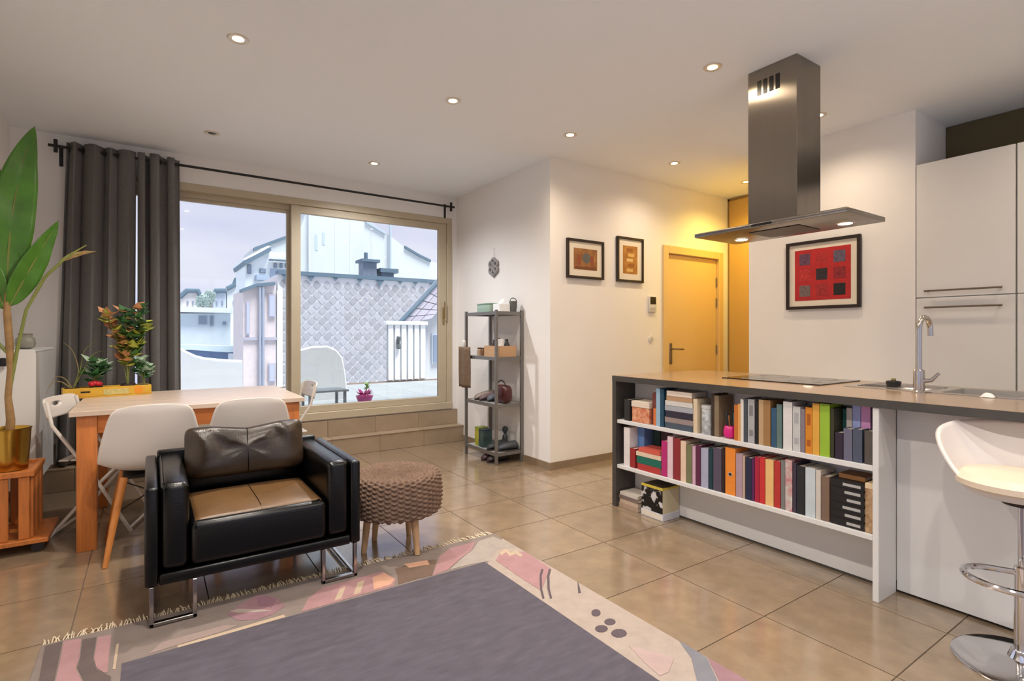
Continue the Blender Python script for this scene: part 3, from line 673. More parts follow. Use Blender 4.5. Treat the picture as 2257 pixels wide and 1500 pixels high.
zt = flat_stack(1831, 1904, S2, [(0.036, (22, 21, 22), 0.0)] * 6,
    ['black volume with white title at the bottom of the black pile', 'black volume with white title second from the bottom of the black pile', 'black volume with white title third from the bottom of the black pile',
     'black volume with white title fourth from the bottom of the black pile', 'black volume with white title second from the top of the black pile', 'black volume with white title on top of the black pile'],
    'black volumes piled flat on the lower shelf', title=(176, 174, 170))
flat_stack(1840, 1898, zt, [(0.022, (142, 96, 52), 0.0)], ['flat brown book lying on top of the black volumes'], GL, front=2.745, depth=0.11)
bx = thing('patterned_box', 'tan upright box with brown pattern at the shelf end by the white divider', 'box', (2.78, onX(1915.5, 900, 2.704).y, S2 + 0.0006))
hy = (onX(1906, 900, 2.704).y - onX(1925.5, 900, 2.704).y) / 2 - 0.001
obj('body', B(-0.075, 0.075, -hy, hy, 0, 0.20, 0.002, 1), mat('tan_pattern', (208, 176, 132), 0.6, var=0.6, vscale=26, c2=(110, 66, 38)), bx)
obj('lid', B(-0.076, 0.076, -hy, hy, 0.2005, 0.226, 0.002, 1), mat('tan_lid', (222, 196, 160), 0.6), bx)
# --- floor level
flat_stack(1364, 1406, 0.0, [(0.03, (176, 150, 128), 0.0), (0.028, (196, 172, 150), 0.006), (0.026, (120, 104, 96), 0.0), (0.022, (206, 196, 184), 0.008)],
    ['flat tan magazine at the bottom of the floor pile', 'flat beige magazine second in the floor pile', 'flat grey brown magazine third in the floor pile', 'flat pale magazine on top of the floor pile'],
    'magazines piled on the floor under the bookcase', depth=0.15, name='magazine', cat='magazine')
t = thing('book', 'flat white book on the floor under the black and white box', 'book', (2.785, 2.365, 0.0005))
obj('cover', B(-0.082, 0.082, -0.092, 0.092, 0, 0.045, 0.002, 1), flatc((206, 206, 212)), t)
obj('pages', B(-0.0825, -0.0821, -0.085, 0.085, 0.006, 0.039), M_paper, t, 0)
t = thing('picture_box', 'black and white printed box with yellow rim on the floor', 'box', (2.785, 2.365, 0.0462))
obj('body', B(-0.080, 0.080, -0.088, 0.088, 0, 0.15), mat('cream_side', (206, 192, 160), 0.6), t, 0)
obj('front_print', B(-0.0812, -0.0803, -0.088, 0.088, 0, 0.15), mat('black_white_print', (206, 202, 200), 0.45, var=0.9, vscale=13, c2=(10, 9, 10), tight=(0.50, 0.56)), t, 0)
obj('rim', B(-0.082, 0.081, -0.089, 0.089, 0.1503, 0.163), mat('yellow_rim', (206, 184, 70), 0.5), t, 0)
obj('top_print', B(-0.070, 0.070, -0.080, 0.080, 0.1633, 0.166), flatc((58, 44, 36)), t, 0)

# ================================================================== RUG
RX0, RX1, RY0, RY1 = -0.345, 1.70, 0.10, 2.70
rug = thing('rug', 'mauve grey wool rug with pink and beige leaf border and fringe', 'rug', (0, 0, 0))
M_field = mat('rug_field', (90, 85, 96), 0.95, var=0.2, vscale=10, stretch=(1, 3, 1), bump=0.5, bscale=220)
M_bord = mat('rug_border', (134, 122, 116), 0.95, var=0.1, vscale=12, bump=0.5, bscale=220)
def rm(n, c): return mat('rug_' + n, c, 0.95, var=0.08, vscale=16, bump=0.5, bscale=220)
obj('border', B(RX0, RX1, RY0, RY1, 0.0005, 0.009, 0.003, 1), M_bord, rug)
FX0, FX1, FY1_ = -0.085, 1.445, 2.385
obj('field', B(FX0, FX1, RY0 + 0.30, FY1_, 0.009, 0.0105), M_field, rug, 0)
def patch(name, pts, m, z=0.009, h=0.0015):
    """pts in photo pixels on the floor"""
    P = [onZ(a, b, 0.01) for a, b in pts]
    P = [(min(max(p.x, RX0 + 0.004), RX1 - 0.004), min(p.y, RY1 - 0.004), z) for p in P]
    return obj(name, prism(nb(), P, (0, 0, h)), m, rug, 0)
def patchw(name, pts, m, z=0.009, h=0.0015): return obj(name, prism(nb(), [(a, b, z) for a, b in pts], (0, 0, h)), m, rug, 0)
M_pale = rm('pale_beige', (172, 158, 148)); M_pink = rm('pink', (168, 130, 132)); M_brown = rm('brown', (100, 88, 86)); M_mauve = rm('mauve', (150, 116, 124)); M_cream = rm('cream', (188, 168, 146)); M_bgrey = rm('blue_grey', (124, 124, 132)); M_dk = rm('dark', (92, 80, 86))
# right-hand border is pale beige
patchw('border_panel', [(FX1 + 0.002, 0.42), (RX1 - 0.004, 0.42), (RX1 - 0.004, 2.60), (FX1 + 0.002, 2.36)], M_pale, 0.009, 0.0008)
def z4(L_): return [(a / 2.821, 1150 + b / 2.821) for a, b in L_]
def z3(L_): return [(300 + a / 2.631, 850 + b / 2.631) for a, b in L_]
def z5(L_): return [(800 + a / 2.508, 1130 + b / 2.508) for a, b in L_]
patch('stripe', z4([(395, 738), (505, 725), (492, 850), (470, 905), (510, 990), (345, 990), (380, 830)]), M_pink)
patch('stripe', z4([(512, 730), (600, 715), (578, 850), (600, 915), (690, 960), (690, 990), (525, 990), (480, 905), (500, 840)]), M_brown)
patch('stripe', z4([(606, 715), (692, 700), (668, 930), (645, 935), (600, 905), (585, 850)]), M_pink)
patch('stripe', z4([(280, 770), (388, 742), (370, 830), (335, 990), (240, 990)]), M_brown)
patch('line', z4([(722, 760), (740, 752), (718, 915), (700, 915)]), M_cream)
patch('line', z4([(1100, 768), (1765, 575), (1775, 590), (1110, 782)]), M_cream)
patch('pale_panel', z4([(920, 820), (1010, 745), (1400, 640), (1480, 640), (1380, 680), (1100, 764)]), rm('rose_beige', (156, 138, 132)))
patch('petal', z4([(1410, 570), (1500, 508), (1600, 450), (1720, 470), (1772, 520), (1700, 570), (1600, 605), (1480, 612)]), M_mauve)
patch('petal_vein', z4([(1430, 555), (1480, 540), (1640, 545), (1700, 550), (1600, 560), (1480, 565)]), M_pale, 0.0105, 0.0008)
patch('petal', z4([(1600, 470), (1660, 460), (1720, 480), (1690, 530), (1600, 520)]), rm('plum', (140, 104, 118)), 0.0105, 0.0008)
patch('leaf', z3([(960, 1308), (1000, 1230), (1080, 1168), (1300, 1110), (1430, 1076), (1508, 1118), (1490, 1160), (1300, 1210), (1100, 1270)]), M_pink)
patch('leaf_stripe', z3([(1180, 1180), (1215, 1165), (1190, 1232), (1150, 1245)]), M_cream, 0.0105, 0.0008)
patch('leaf_stripe', z3([(1285, 1140), (1325, 1126), (1300, 1200), (1260, 1212)]), M_cream, 0.0105, 0.0008)
patch('leaf_stripe', z3([(1370, 1110), (1440, 1085), (1495, 1120), (1480, 1150), (1380, 1180)]), rm('peach', (206, 160, 136)), 0.0105, 0.0008)
patch('dark_panel', z3([(1515, 1095), (1500, 1060), (1560, 1040), (1700, 1010), (1745, 1005), (1715, 1098), (1640, 1115), (1520, 1150)]), rm('umber', (112, 92, 80)))
patch('triangle', z5([(385, 345), (425, 240), (480, 195), (620, 158), (600, 205), (540, 250), (470, 312)]), M_pink)
patch('line', z5([(225, 283), (355, 262), (368, 285), (255, 303)]), rm('peach', (206, 160, 136)), 0.0106, 0.0008)
patch('pale_panel', z5([(480, 312), (545, 252), (605, 205), (640, 155), (720, 130), (860, 185), (740, 200), (715, 262), (600, 282)]), rm('stone', (164, 154, 146)))
patch('pink_panel', z5([(735, 262), (760, 215), (900, 215), (1035, 305), (985, 430), (860, 350)]), M_pink, 0.0099)
patch('squiggle', z5([(755, 222), (790, 198), (815, 220), (850, 210), (885, 235), (870, 245), (845, 228), (812, 240), (790, 218), (765, 235)]), M_cream, 0.0115, 0.0006)
for dx in (0, 42):
    patch('arc_line', z5([(985 + dx, 312), (998 + dx, 312), (988 + dx, 350), (990 + dx, 420), (1003 + dx, 470), (992 + dx, 474), (978 + dx, 420), (976 + dx, 350)]), M_dk, 0.0115, 0.0006)
patch('dash', z5([(1188, 380), (1200, 380), (1205, 440), (1190, 442)]), M_dk, 0.0099)
for (cx_, cy_, rx, ry) in ((1288, 552, 26, 20), (1365, 602, 32, 18), (1318, 640, 36, 20), (1415, 665, 44, 24)):
    patch('spot_motif', z5([(cx_ + rx * math.cos(k * PI / 5), cy_ + ry * math.sin(k * PI / 5)) for k in range(10)]), M_dk, 0.0099)
patch('band', z5([(1762, 700), (1850, 742), (1900, 800), (1965, 940), (1850, 940), (1815, 800)]), M_bgrey, 0.0099)
patch('pink_panel', z5([(1905, 800), (2050, 870), (2160, 940), (1975, 940)]), M_mauve, 0.0099)
patch('pink_panel', z5([(1470, 735), (1600, 765), (1720, 800), (1690, 880), (1640, 900), (1560, 830)]), rm('rose_beige2', (178, 156, 152)), 0.0099)
# fringe along the window-side edge: hundreds of threads
bm = nb()
rnd = random.Random(3)
x = RX0 + 0.005
while x < RX1 - 0.005:
    l = rnd.uniform(0.035, 0.07); dx = rnd.uniform(-0.014, 0.014); zz = rnd.uniform(0.003, 0.009)
    tube(bm, [(x, RY1 - 0.003, 0.006), (x + dx * 0.5, RY1 + l * 0.5, zz), (x + dx, RY1 + l, 0.003)], 0.0022, 4)
    x += rnd.uniform(0.006, 0.010)
fr = obj('fringe', bm, mat('fringe_thread', (222, 206, 180), 0.95), rug); fr['kind'] = 'stuff'

# ================================================================== ARMCHAIR
AZ = 0.0125
ac = thing('armchair', 'low black leather armchair with loose cushion and chrome sled legs', 'armchair', (0.42, 2.60, 0))
def arm(s):
    xo0, xo1 = (-0.44, -0.392) if s < 0 else (0.392, 0.44)
    xi0, xi1 = (-0.389, -0.283) if s < 0 else (0.283, 0.389)
    obj('side_panel', B(xo0, xo1, 0.0, 0.72, 0.172, 0.575, 0.012, 3), M_leather, ac)
    def fn_bm():
        bm = nb(); box(bm, xi0, xi1, 0.008, 0.70, 0.222, 0.582, 0.03, 4); return bm
    c = obj('arm_cushion', fn_bm(), M_leather, ac)
    obj('seam', T([(xi0 + 0.012 if s < 0 else xi1 - 0.012, y, 0.5825) for y in (0.03, 0.67)], 0.0025, 6), M_leather, c)
arm(-1); arm(1)
obj('base_panel', B(-0.391, 0.391, 0.0, 0.72, 0.172, 0.218, 0.010, 3), M_leather, ac)
obj('back_panel', B(-0.391, 0.391, 0.672, 0.72, 0.219, 0.60, 0.012, 3), M_leather, ac)
obj('seat_cushion', B(-0.281, 0.281, 0.004, 0.54, 0.220, 0.405, 0.028, 4), M_leather, ac)
# seat top coloured tan to paint in the lamp glow on black leather
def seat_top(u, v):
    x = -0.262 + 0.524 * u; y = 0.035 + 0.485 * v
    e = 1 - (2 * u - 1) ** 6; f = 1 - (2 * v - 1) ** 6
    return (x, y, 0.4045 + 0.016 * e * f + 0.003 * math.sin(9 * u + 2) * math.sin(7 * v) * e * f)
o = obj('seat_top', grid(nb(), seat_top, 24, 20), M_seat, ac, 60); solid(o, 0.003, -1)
obj('seat_seam', T([(0.0, 0.04 + 0.47 * k / 10, seat_top(0.5, k / 10)[2] + 0.0005) for k in range(11)], 0.002, 5), M_leather, ac)
obj('back_cushion', B(-0.281, 0.281, 0.545, 0.668, 0.36, 0.595, 0.028, 4), M_leather, ac)
def sg(v, e): return math.copysign(abs(v) ** e, v)
def pillow(u, v):
    a = u * 2 * PI; b = (v - 0.5) * PI
    cb = sg(math.cos(b), 0.5) if abs(v - 0.5) < 0.4999 else 0.0
    x = 0.28 * cb * sg(math.cos(a), 0.22); z = 0.132 * cb * sg(math.sin(a), 0.24); y = 0.068 * sg(math.sin(b), 0.9)
    g = math.exp(-(x / 0.035) ** 2)
    y *= (1 - 0.40 * g) * (1 + 0.10 * math.sin(x * 30 + 1) * (1 if z > 0 else 0.4))
    if z > 0.0: z -= 0.018 * g + 0.012 * (1 - (x / 0.275) ** 2); y += 0.006 * math.sin(x * 45 + z * 40)
    return (x, y, z)
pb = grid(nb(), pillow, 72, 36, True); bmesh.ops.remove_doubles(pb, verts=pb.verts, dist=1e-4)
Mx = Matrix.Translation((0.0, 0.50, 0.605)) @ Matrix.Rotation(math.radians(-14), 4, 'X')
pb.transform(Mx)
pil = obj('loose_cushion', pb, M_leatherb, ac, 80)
sb = T([pillow(0.25, 0.5 - 0.45 * k / 12) for k in range(3, 13)] + [pillow(0.75, 0.05 + 0.45 * k / 12) for k in range(0, 8)], 0.0025, 5); sb.transform(Mx)
obj('cushion_seam', sb, M_leather, pil)
M_leg = mat('sled_chrome', (170, 168, 168), 0.15, metal=1.0)
for s in (-1, 1):
    xa, xb = (0.256, 0.423)
    for y in (0.012, 0.62):
        bm = nb()
        for (x0, x1, z0, z1) in ((xa, xa + 0.016, AZ, 0.173), (xb - 0.016, xb, AZ, 0.173), (xa, xb, AZ, AZ + 0.014)):
            if s > 0: box(bm, x0, x1, y - 0.012, y + 0.012, z0, z1, 0.002, 1)
            else: box(bm, -x1, -x0, y - 0.012, y + 0.012, z0, z1, 0.002, 1)
        obj('leg', bm, M_leg, ac)
    xr0, xr1 = (xb - 0.016, xb) if s > 0 else (-xb, -xb + 0.016)
    obj('runner', B(xr0, xr1, 0.024, 0.61, AZ, AZ + 0.014, 0.002, 1), M_leg, ac)
    for x in (xa + 0.02, xb - 0.02):
        obj('foot_pad', L([(0.009, 0), (0.009, AZ - 0.0003)], 12, (s * x, 0.62, 0)), M_black, ac)

# ================================================================== KNITTED POUF
pf = thing('knitted_stool', 'round brown knitted stool on pale wooden legs beside the armchair', 'stool', (1.142, 2.845, 0))
NW, NR = 46, 22
def knit(u, v):
    # v 0 centre top -> rim -> side -> underside; chunky V-stitch relief
    if v < 0.40: s = v / 0.40; r = 0.215 * s; z = 0.428 - 0.006 * s * s; n = Vector((0, 0, 1))
    elif v < 0.52: a = (v - 0.40) / 0.12 * PI / 2; r = 0.215 + 0.028 * math.sin(a); z = 0.394 + 0.028 * math.cos(a); n = Vector((math.sin(a), 0, math.cos(a)))
    elif v < 0.88: s = (v - 0.52) / 0.36; r = 0.243 + 0.008 * math.sin(s * PI); z = 0.394 - 0.17 * s; n = Vector((1, 0, 0))
    else: s = (v - 0.88) / 0.12; r = 0.243 * (1 - s) + 0.02 * s; z = 0.224 - 0.022 * math.sin(min(1, s * 2) * PI / 2); n = Vector((0.3, 0, -0.9))
    st = NW; ph = u * st
    col_ = ph - math.floor(ph); w_ = abs(col_ - 0.5) * 2
    row = v * 20 + 0.5 * (int(math.floor(ph)) % 2) + 0.18 * w_
    bump = 0.013 * (0.5 + 0.5 * math.cos(2 * PI * row)) * (0.15 + 0.85 * math.sin(PI * col_)) * min(1.0, v * 6)
    if v > 0.9: bump *= max(0, (1 - v) / 0.1)
    a = u * 2 * PI
    rr = r + n.x * bump; zz = z + n.z * bump
    return (rr * math.cos(a), rr * math.sin(a), zz)
M_knit = mat('brown_yarn', (122, 98, 82), 0.9, var=0.28, vscale=30, bump=0.4, bscale=250)
kb = grid(nb(), knit, NW * 6, 140, True); bmesh.ops.remove_doubles(kb, verts=kb.verts, dist=1e-5)
obj('knitted_cover', kb, M_knit, pf, 60)
M_leg2 = mat('pale_wood', (196, 160, 120), 0.5, var=0.1, stretch=(3, 3, 0.5))
for (x, y, z) in ((0.045, -0.175, 0.0128), (-0.165, 0.03, 0.0005), (0.13, 0.13, 0.0005), (-0.06, 0.165, 0.0005)):
    obj('leg', T([(x * 1.05, y * 1.05, z), (x * 0.9, y * 0.9, 0.225)], [0.015, 0.022], 14), M_leg2, pf)

# ================================================================== DINING TABLE
TZ = 0.775
tb = thing('dining_table', 'orange pine dining table with a pale top', 'table', (0.245, 4.24, 0))
hx_, hy_ = 0.61, 0.51
for k in range(6):
    y0 = -hy_ + k * (2 * hy_ / 6)
    obj('top_board', B(-hx_, hx_, y0 + 0.0006, y0 + 2 * hy_ / 6 - 0.0006, TZ - 0.028, TZ, 0.002, 1), M_pinetop, tb)
for sx in (-1, 1):
    for sy in (-1, 1):
        x, y = sx * (hx_ - 0.075), sy * (hy_ - 0.065)
        obj('leg', B(x - 0.045, x + 0.045, y - 0.045, y + 0.045, 0, TZ - 0.0285, 0.004, 2), M_pine, tb)
for s in (-1, 1):
    obj('apron', B(-hx_ + 0.122, hx_ - 0.122, s * (hy_ - 0.05) - 0.011, s * (hy_ - 0.05) + 0.011, TZ - 0.13, TZ - 0.0285), mat('pine_apron', (186, 110, 50), 0.4, var=0.2, vscale=10, stretch=(0.5, 6, 6)), tb, 0)
    obj('apron', B(s * (hx_ - 0.055) - 0.011, s * (hx_ - 0.055) + 0.011, -hy_ + 0.112, hy_ - 0.112, TZ - 0.13, TZ - 0.0285), mat('pine_apron_short', (186, 110, 50), 0.4, var=0.2, vscale=10, stretch=(6, 0.5, 6)), tb, 0)

# ================================================================== SHELL CHAIRS
def bez(P, t):
    n = len(P) - 1; s = t * n; i = min(n - 1, int(s)); f = s - i
    g = lambda k: P[max(0, min(n, k))]
    a, b, c, d = g(i - 1), g(i), g(i + 1), g(i + 2)
    return tuple(0.5 * (2 * b[q] + (c[q] - a[q]) * f + (2 * a[q] - 5 * b[q] + 4 * c[q] - d[q]) * f * f + (3 * b[q] - a[q] - 3 * c[q] + d[q]) * f ** 3) for q in range(len(b)))
# y, z, half width, wing(forward curl), lift(edge raise)
PROF = [(-0.235, 0.825, 0.150, 0.020, -0.016), (-0.236, 0.78, 0.185, 0.030, -0.004), (-0.225, 0.68, 0.212, 0.05, 0.0), (-0.205, 0.58, 0.232, 0.07, 0.0), (-0.165, 0.49, 0.238, 0.07, 0.03),
        (-0.06, 0.447, 0.236, 0.02, 0.06), (0.07, 0.440, 0.230, 0.0, 0.05), (0.17, 0.447, 0.215, 0.0, 0.025), (0.215, 0.43, 0.19, 0.0, 0.0)]
def eames(u, v):
    y, z, hw, wg, lf = bez(PROF, v); s = 2 * u - 1
    return (hw * s, y + wg * s * s, z + lf * abs(s) ** 2.5)
def shell_chair(x, y, rz, label):
    t = thing('shell_chair', label, 'chair', (x, y, 0), rz, 'white shell chairs at the table')
    sh = obj('seat_shell', grid(nb(), eames, 28, 44), M_plastic, t, 60); solid(sh, 0.007)
    for sx in (-1, 1):
        for (yt, yb) in ((0.11, 0.21), (-0.10, -0.222)):
            obj('leg', T([(sx * 0.125, yt, 0.425), (sx * 0.17, (yt + yb) / 2, 0.2), (sx * 0.205, yb, 0.0)], [0.019, 0.017, 0.012], 14), M_beech, t)
    for sx in (-1, 1):
        obj('strut', T([(sx * 0.14, 0.13, 0.36), (-sx * 0.14, -0.13, 0.36 - 0.10)], 0.004, 6), M_darksteel, t)
        obj('strut', T([(sx * 0.13, -0.11, 0.38), (sx * 0.168, 0.16, 0.22)], 0.004, 6), M_darksteel, t)
        obj('strut', T([(sx * 0.13, 0.12, 0.38), (sx * 0.168, -0.16, 0.22)], 0.004, 6), M_darksteel, t)
    obj('mount_plate', B(-0.13, 0.13, -0.11, 0.12, 0.415, 0.430, 0.003, 1), M_darksteel, t)
    return t
shell_chair(0.005, 3.655, math.radians(2), 'white moulded shell chair with wooden legs next to the folding chair')
shell_chair(0.505, 3.665, math.radians(-3), 'white moulded shell chair directly behind the armchair cushion')

# ================================================================== FOLDING CHAIRS
M_fold = mat('white_steel', (222, 216, 208), 0.35, metal=0.1)
def folding_chair(x, y, rz, label):
    t = thing('folding_chair', label, 'chair', (x, y, 0), rz, 'white folding chairs at the table ends')
    # faces +x
    for s in (-1, 1):
        yy = s * 0.19
        obj('leg', T([(-0.225, yy, 0.80), (-0.195, yy, 0.66), (0.02, yy, 0.33), (0.20, yy, 0.0)], 0.010, 10), M_fold, t)
        obj('leg', T([(0.16, yy * 0.9, 0.44), (0.0, yy * 0.9, 0.27), (-0.22, yy * 0.9, 0.0)], 0.010, 10), M_fold, t)
    obj('foot_bar', T([(0.19, -0.19, 0.02), (0.19, 0.19, 0.02)], 0.008, 8), M_fold, t)
    obj('foot_bar', T([(-0.205, -0.17, 0.02), (-0.205, 0.17, 0.02)], 0.008, 8), M_fold, t)
    for k in range(6):
        x0 = -0.17 + k * 0.06
        obj('seat_slat', B(x0, x0 + 0.05, -0.18, 0.18, 0.445, 0.455, 0.003, 1), M_fold, t)
    # curved back with an oval grip hole
    bm = nb(); N = 40
    def bp(a, rad):
        e = abs(math.cos(a)) ** 0.3 * math.copysign(1, math.cos(a)); f = abs(math.sin(a)) ** 0.3 * math.copysign(1, math.sin(a))
        yo, zo = 0.20 * e, 0.062 * f; yi, zi = 0.045 * math.cos(a), 0.013 * math.sin(a) + 0.018
        yv, zv = yi + (yo - yi) * rad, zi + (zo - zi) * rad
        return (-0.222 - 0.035 * (1 - (yv / 0.2) ** 2) - zv * 0.22, yv, 0.755 + zv)
    grid(bm, lambda u, v: bp(u * 2 * PI, v), N, 6, True)
    bk_ = obj('backrest', bm, M_fold, t, 60); solid(bk_, 0.012)
    return t
folding_chair(-0.235, 4.22, math.radians(-16), 'white folding chair with oval grip hole between table and radiator')
folding_chair(0.83, 4.46, math.radians(180), 'white folding chair tucked under the table end by the window')

# ================================================================== RADIATOR, PLANT ON ITS STAND
ra = thing('radiator', 'tall white panel radiator on the wall beside the curtain', 'radiator', (XL, 4.87, 0.22))
obj('end_cover', B(0.04, 0.268, -0.385, -0.375, 0.0, 0.88, 0.002, 1), M_white, ra); obj('end_cover', B(0.04, 0.268, 0.365, 0.375, 0.0, 0.88, 0.002, 1), M_white, ra)
bm = nb()
box(bm, 0.255, 0.270, -0.373, 0.363, 0.02, 0.86, 0.003, 1); box(bm, 0.04, 0.055, -0.373, 0.363, 0.02, 0.86, 0.003, 1)
for k in range(18): box(bm, 0.0705, 0.2545, -0.355 + k * 0.04, -0.345 + k * 0.04, 0.04, 0.85)
obj('panel', bm, M_white, ra)
bm = nb(); box(bm, 0.04, 0.268, -0.374, 0.364, 0.862, 0.869)
for k in range(30): box(bm, 0.06, 0.25, -0.362 + k * 0.0245, -0.352 + k * 0.0245, 0.8692, 0.876)
obj('top_grille', bm, M_white, ra, 0)
for y in (-0.2, 0.2): obj('wall_bracket', B(0.003, 0.039, y - 0.02, y + 0.02, 0.1, 0.8), M_white, ra, 0)
obj('valve', L([(0.018, 0), (0.02, 0.02), (0.016, 0.05), (0.0, 0.052)], 16, (0.12, -0.41, 0.78)), M_black, ra)
obj('valve_pipe', T([(0.12, -0.386, 0.77), (0.12, -0.41, 0.77), (0.12, -0.41, 0.785)], 0.008, 8), M_chrome, ra)
jar = thing('glass_jar', 'small round glass jar on top of the radiator', 'jar', (-0.70, 4.84, 0.22 + 0.8765))
obj('body', L([(0.03, 0.001), (0.05, 0.012), (0.055, 0.04), (0.05, 0.07), (0.036, 0.085), (0.038, 0.10), (0.034, 0.10), (0.032, 0.086), (0.046, 0.07), (0.051, 0.04), (0.046, 0.014), (0.0, 0.006)], 28), mat('smoky_glass', (150, 146, 132), 0.08, spec=0.8), jar)
obj('rim', T([(0.037 * math.cos(a * PI / 12), 0.037 * math.sin(a * PI / 12), 0.101) for a in range(24)], 0.003, 6, True), mat('jar_rim', (110, 104, 94), 0.3), jar)

sd = thing('plant_stand', 'orange wooden slatted plant stand on a castor board', 'plant stand', (-0.655, 4.07, 0))
obj('board', B(-0.20, 0.19, -0.20, 0.20, 0.055, 0.08, 0.003, 1), M_pine, sd)
for sx in (-0.15, 0.14):
    for sy in (-0.16, 0.16):
        c = obj('castor', L([(0.026, -0.012), (0.028, -0.008), (0.028, 0.008), (0.026, 0.012)], 20), M_black, sd); c.rotation_euler = (PI / 2, 0, 0); c.location = (sx, sy, 0.0285)
        obj('castor_fork', B(sx - 0.012, sx + 0.012, sy - 0.016, sy + 0.016, 0.044, 0.0545), M_darksteel, sd, 0)
for s in (-1, 1):
    for k in range(3):
        yy = (-0.13 + 0.13 * k)
        obj('slat', B(0.115 * s - 0.008, 0.115 * s + 0.008, yy - 0.032, yy + 0.032, 0.081, 0.42, 0.003, 1), M_pine, sd)
        xx = (-0.12 + 0.12 * k) * 0.72
        obj('slat', B(xx - 0.023, xx + 0.023, 0.17 * s - 0.008, 0.17 * s + 0.008, 0.081, 0.42, 0.003, 1), M_pine, sd)
bm = nb()
for (x0, x1, y0, y1) in ((-0.13, 0.13, -0.185, -0.158), (-0.13, 0.13, 0.158, 0.185), (-0.13, -0.104, -0.157, 0.157), (0.104, 0.13, -0.157, 0.157)): box(bm, x0, x1, y0, y1, 0.4205, 0.452, 0.003, 1)
obj('top_rail', bm, M_pine, sd)
obj('pot_shelf', B(-0.103, 0.103, -0.157, 0.157, 0.4205, 0.436), M_pine, sd, 0)
gp = thing('plant_pot', 'shiny brass plant pot on the wooden stand', 'pot', (-0.66, 4.07, 0.4535))
gp.location.z = 0.4365
obj('pot_body', L([(0.075, 0), (0.085, 0.004), (0.098, 0.225), (0.102, 0.232), (0.096, 0.235), (0.090, 0.22), (0.086, 0.16), (0.0, 0.158)], 40), M_gold, gp)
pl = thing('tall_plant', 'tall plant with huge upright green leaves in the brass pot', 'plant', (-0.655, 4.07, 0.4365 + 0.1585))
obj('soil', L([(0.084, 0), (0.086, 0.03), (0.0, 0.042)], 28), M_soil, pl)
obj('trunk', T([(0.0, 0, 0.02), (0.005, 0, 0.12), (-0.006, 0.0, 0.25), (0.004, 0, 0.40), (0.0, 0, 0.55), (-0.01, 0, 0.72), (-0.012, 0, 0.86)], [0.022, 0.020, 0.016, 0.015, 0.018, 0.017, 0.010], 12), M_trunk, pl)
def leaf(name, P0, P1, P2, width, nrm, m, parent, fold=0.18, nu=10, nv=24, tip=0.9):
    """blade along a quadratic curve P0-P1-P2; nrm is the face direction"""
    P0, P1, P2, nrm = Vector(P0), Vector(P1), Vector(P2), Vector(nrm).normalized()
    def fn(u, v):
        c = P0 * (1 - v) ** 2 + P1 * 2 * v * (1 - v) + P2 * v * v
        tg = (P1 - P0) * (1 - v) + (P2 - P1) * v
        sd_ = tg.cross(nrm).normalized()
        w_ = width * (math.sin(PI * min(1, v ** 0.75)) ** 0.8) * 0.98 + 0.003 * (1 - v)
        s = 2 * u - 1
        return c + sd_ * (w_ * s) + nrm * (fold * w_ * abs(s) + 0.004 * math.sin(22 * v + s))
    o = obj(name, grid(nb(), fn, nu, nv), m, parent, 80); solid(o, 0.0012)
    bm = T([P0 * (1 - v) ** 2 + P1 * 2 * v * (1 - v) + P2 * v * v - nrm * 0.001 for v in [k / 14 for k in range(15)]], [0.006 * (1 - k / 15) + 0.001 for k in range(15)], 6)
    obj('midrib', bm, M_stem, o)
    return o
vn = (0.25, -0.97, 0.0)
leaf('leaf', (-0.01, 0, 0.85), (-0.01, 0.02, 1.40), (0.105, 0.02, 1.80), 0.098, (0.35, -0.94, 0.05), M_leaf, pl)
leaf('leaf', (-0.012, 0, 0.80), (-0.07, 0.03, 1.2), (-0.10, 0.03, 1.72), 0.085, vn, M_leaf, pl)
leaf('leaf', (0.0, 0, 0.76), (0.09, -0.02, 0.98), (0.215, -0.02, 1.265), 0.062, (0.5, -0.85, 0.2), M_leaf, pl)
leaf('leaf', (-0.015, 0, 0.74), (-0.09, -0.02, 0.95), (-0.17, -0.02, 1.22), 0.06, (-0.1, -0.98, 0.2), M_leaf, pl)
obj('leaf_stalk', T([(0.0, 0, 0.30), (0.03, 0, 0.50), (0.07, 0.0, 0.74), (0.15, 0.0, 0.93), (0.25, 0, 1.06), (0.34, 0, 1.135)], [0.012, 0.009, 0.008, 0.009, 0.007, 0.003], 10), M_stem, pl)
leaf('leaf', (0.22, 0, 1.03), (0.30, 0.0, 1.09), (0.385, 0.0, 1.10), 0.013, (0.3, -0.9, 0.3), M_trunk, pl, nu=4, nv=12)
obj('leaf_stalk', T([(-0.01, 0, 0.50), (-0.05, 0, 0.56), (-0.11, 0, 0.72)], [0.010, 0.008, 0.006], 10), M_stem, pl)

# ================================================================== YELLOW TRAY WITH SMALL PLANTS
tr = thing('painted_tray', 'yellow painted wooden tray with grip slots on the table', 'tray', (-0.24, 4.575, TZ + 0.0005), math.radians(9))
M_yel = mat('yellow_paint', (226, 184, 62), 0.45, var=0.35, vscale=9, c2=(206, 150, 40))
tx, ty_ = 0.24, 0.068
obj('bottom', B(-tx, tx, -ty_, ty_, 0, 0.008), M_yel, tr, 0)
for s in (-1, 1):
    obj('side', B(-tx, tx, s * ty_ - 0.005 + (-0.005 * s), s * ty_ + 0.005 + (-0.005 * s), 0.0085, 0.066, 0.002, 1), M_yel, tr)
    obj('end', B(s * tx - 0.005 - 0.005 * s, s * tx + 0.005 - 0.005 * s, -ty_ + 0.0105, ty_ - 0.0105, 0.0085, 0.066, 0.002, 1), M_yel, tr)
obj('grip_slot', B(-0.15, -0.10, -ty_ - 0.0012, -ty_ - 0.0004, 0.034, 0.044), M_black, tr, 0)
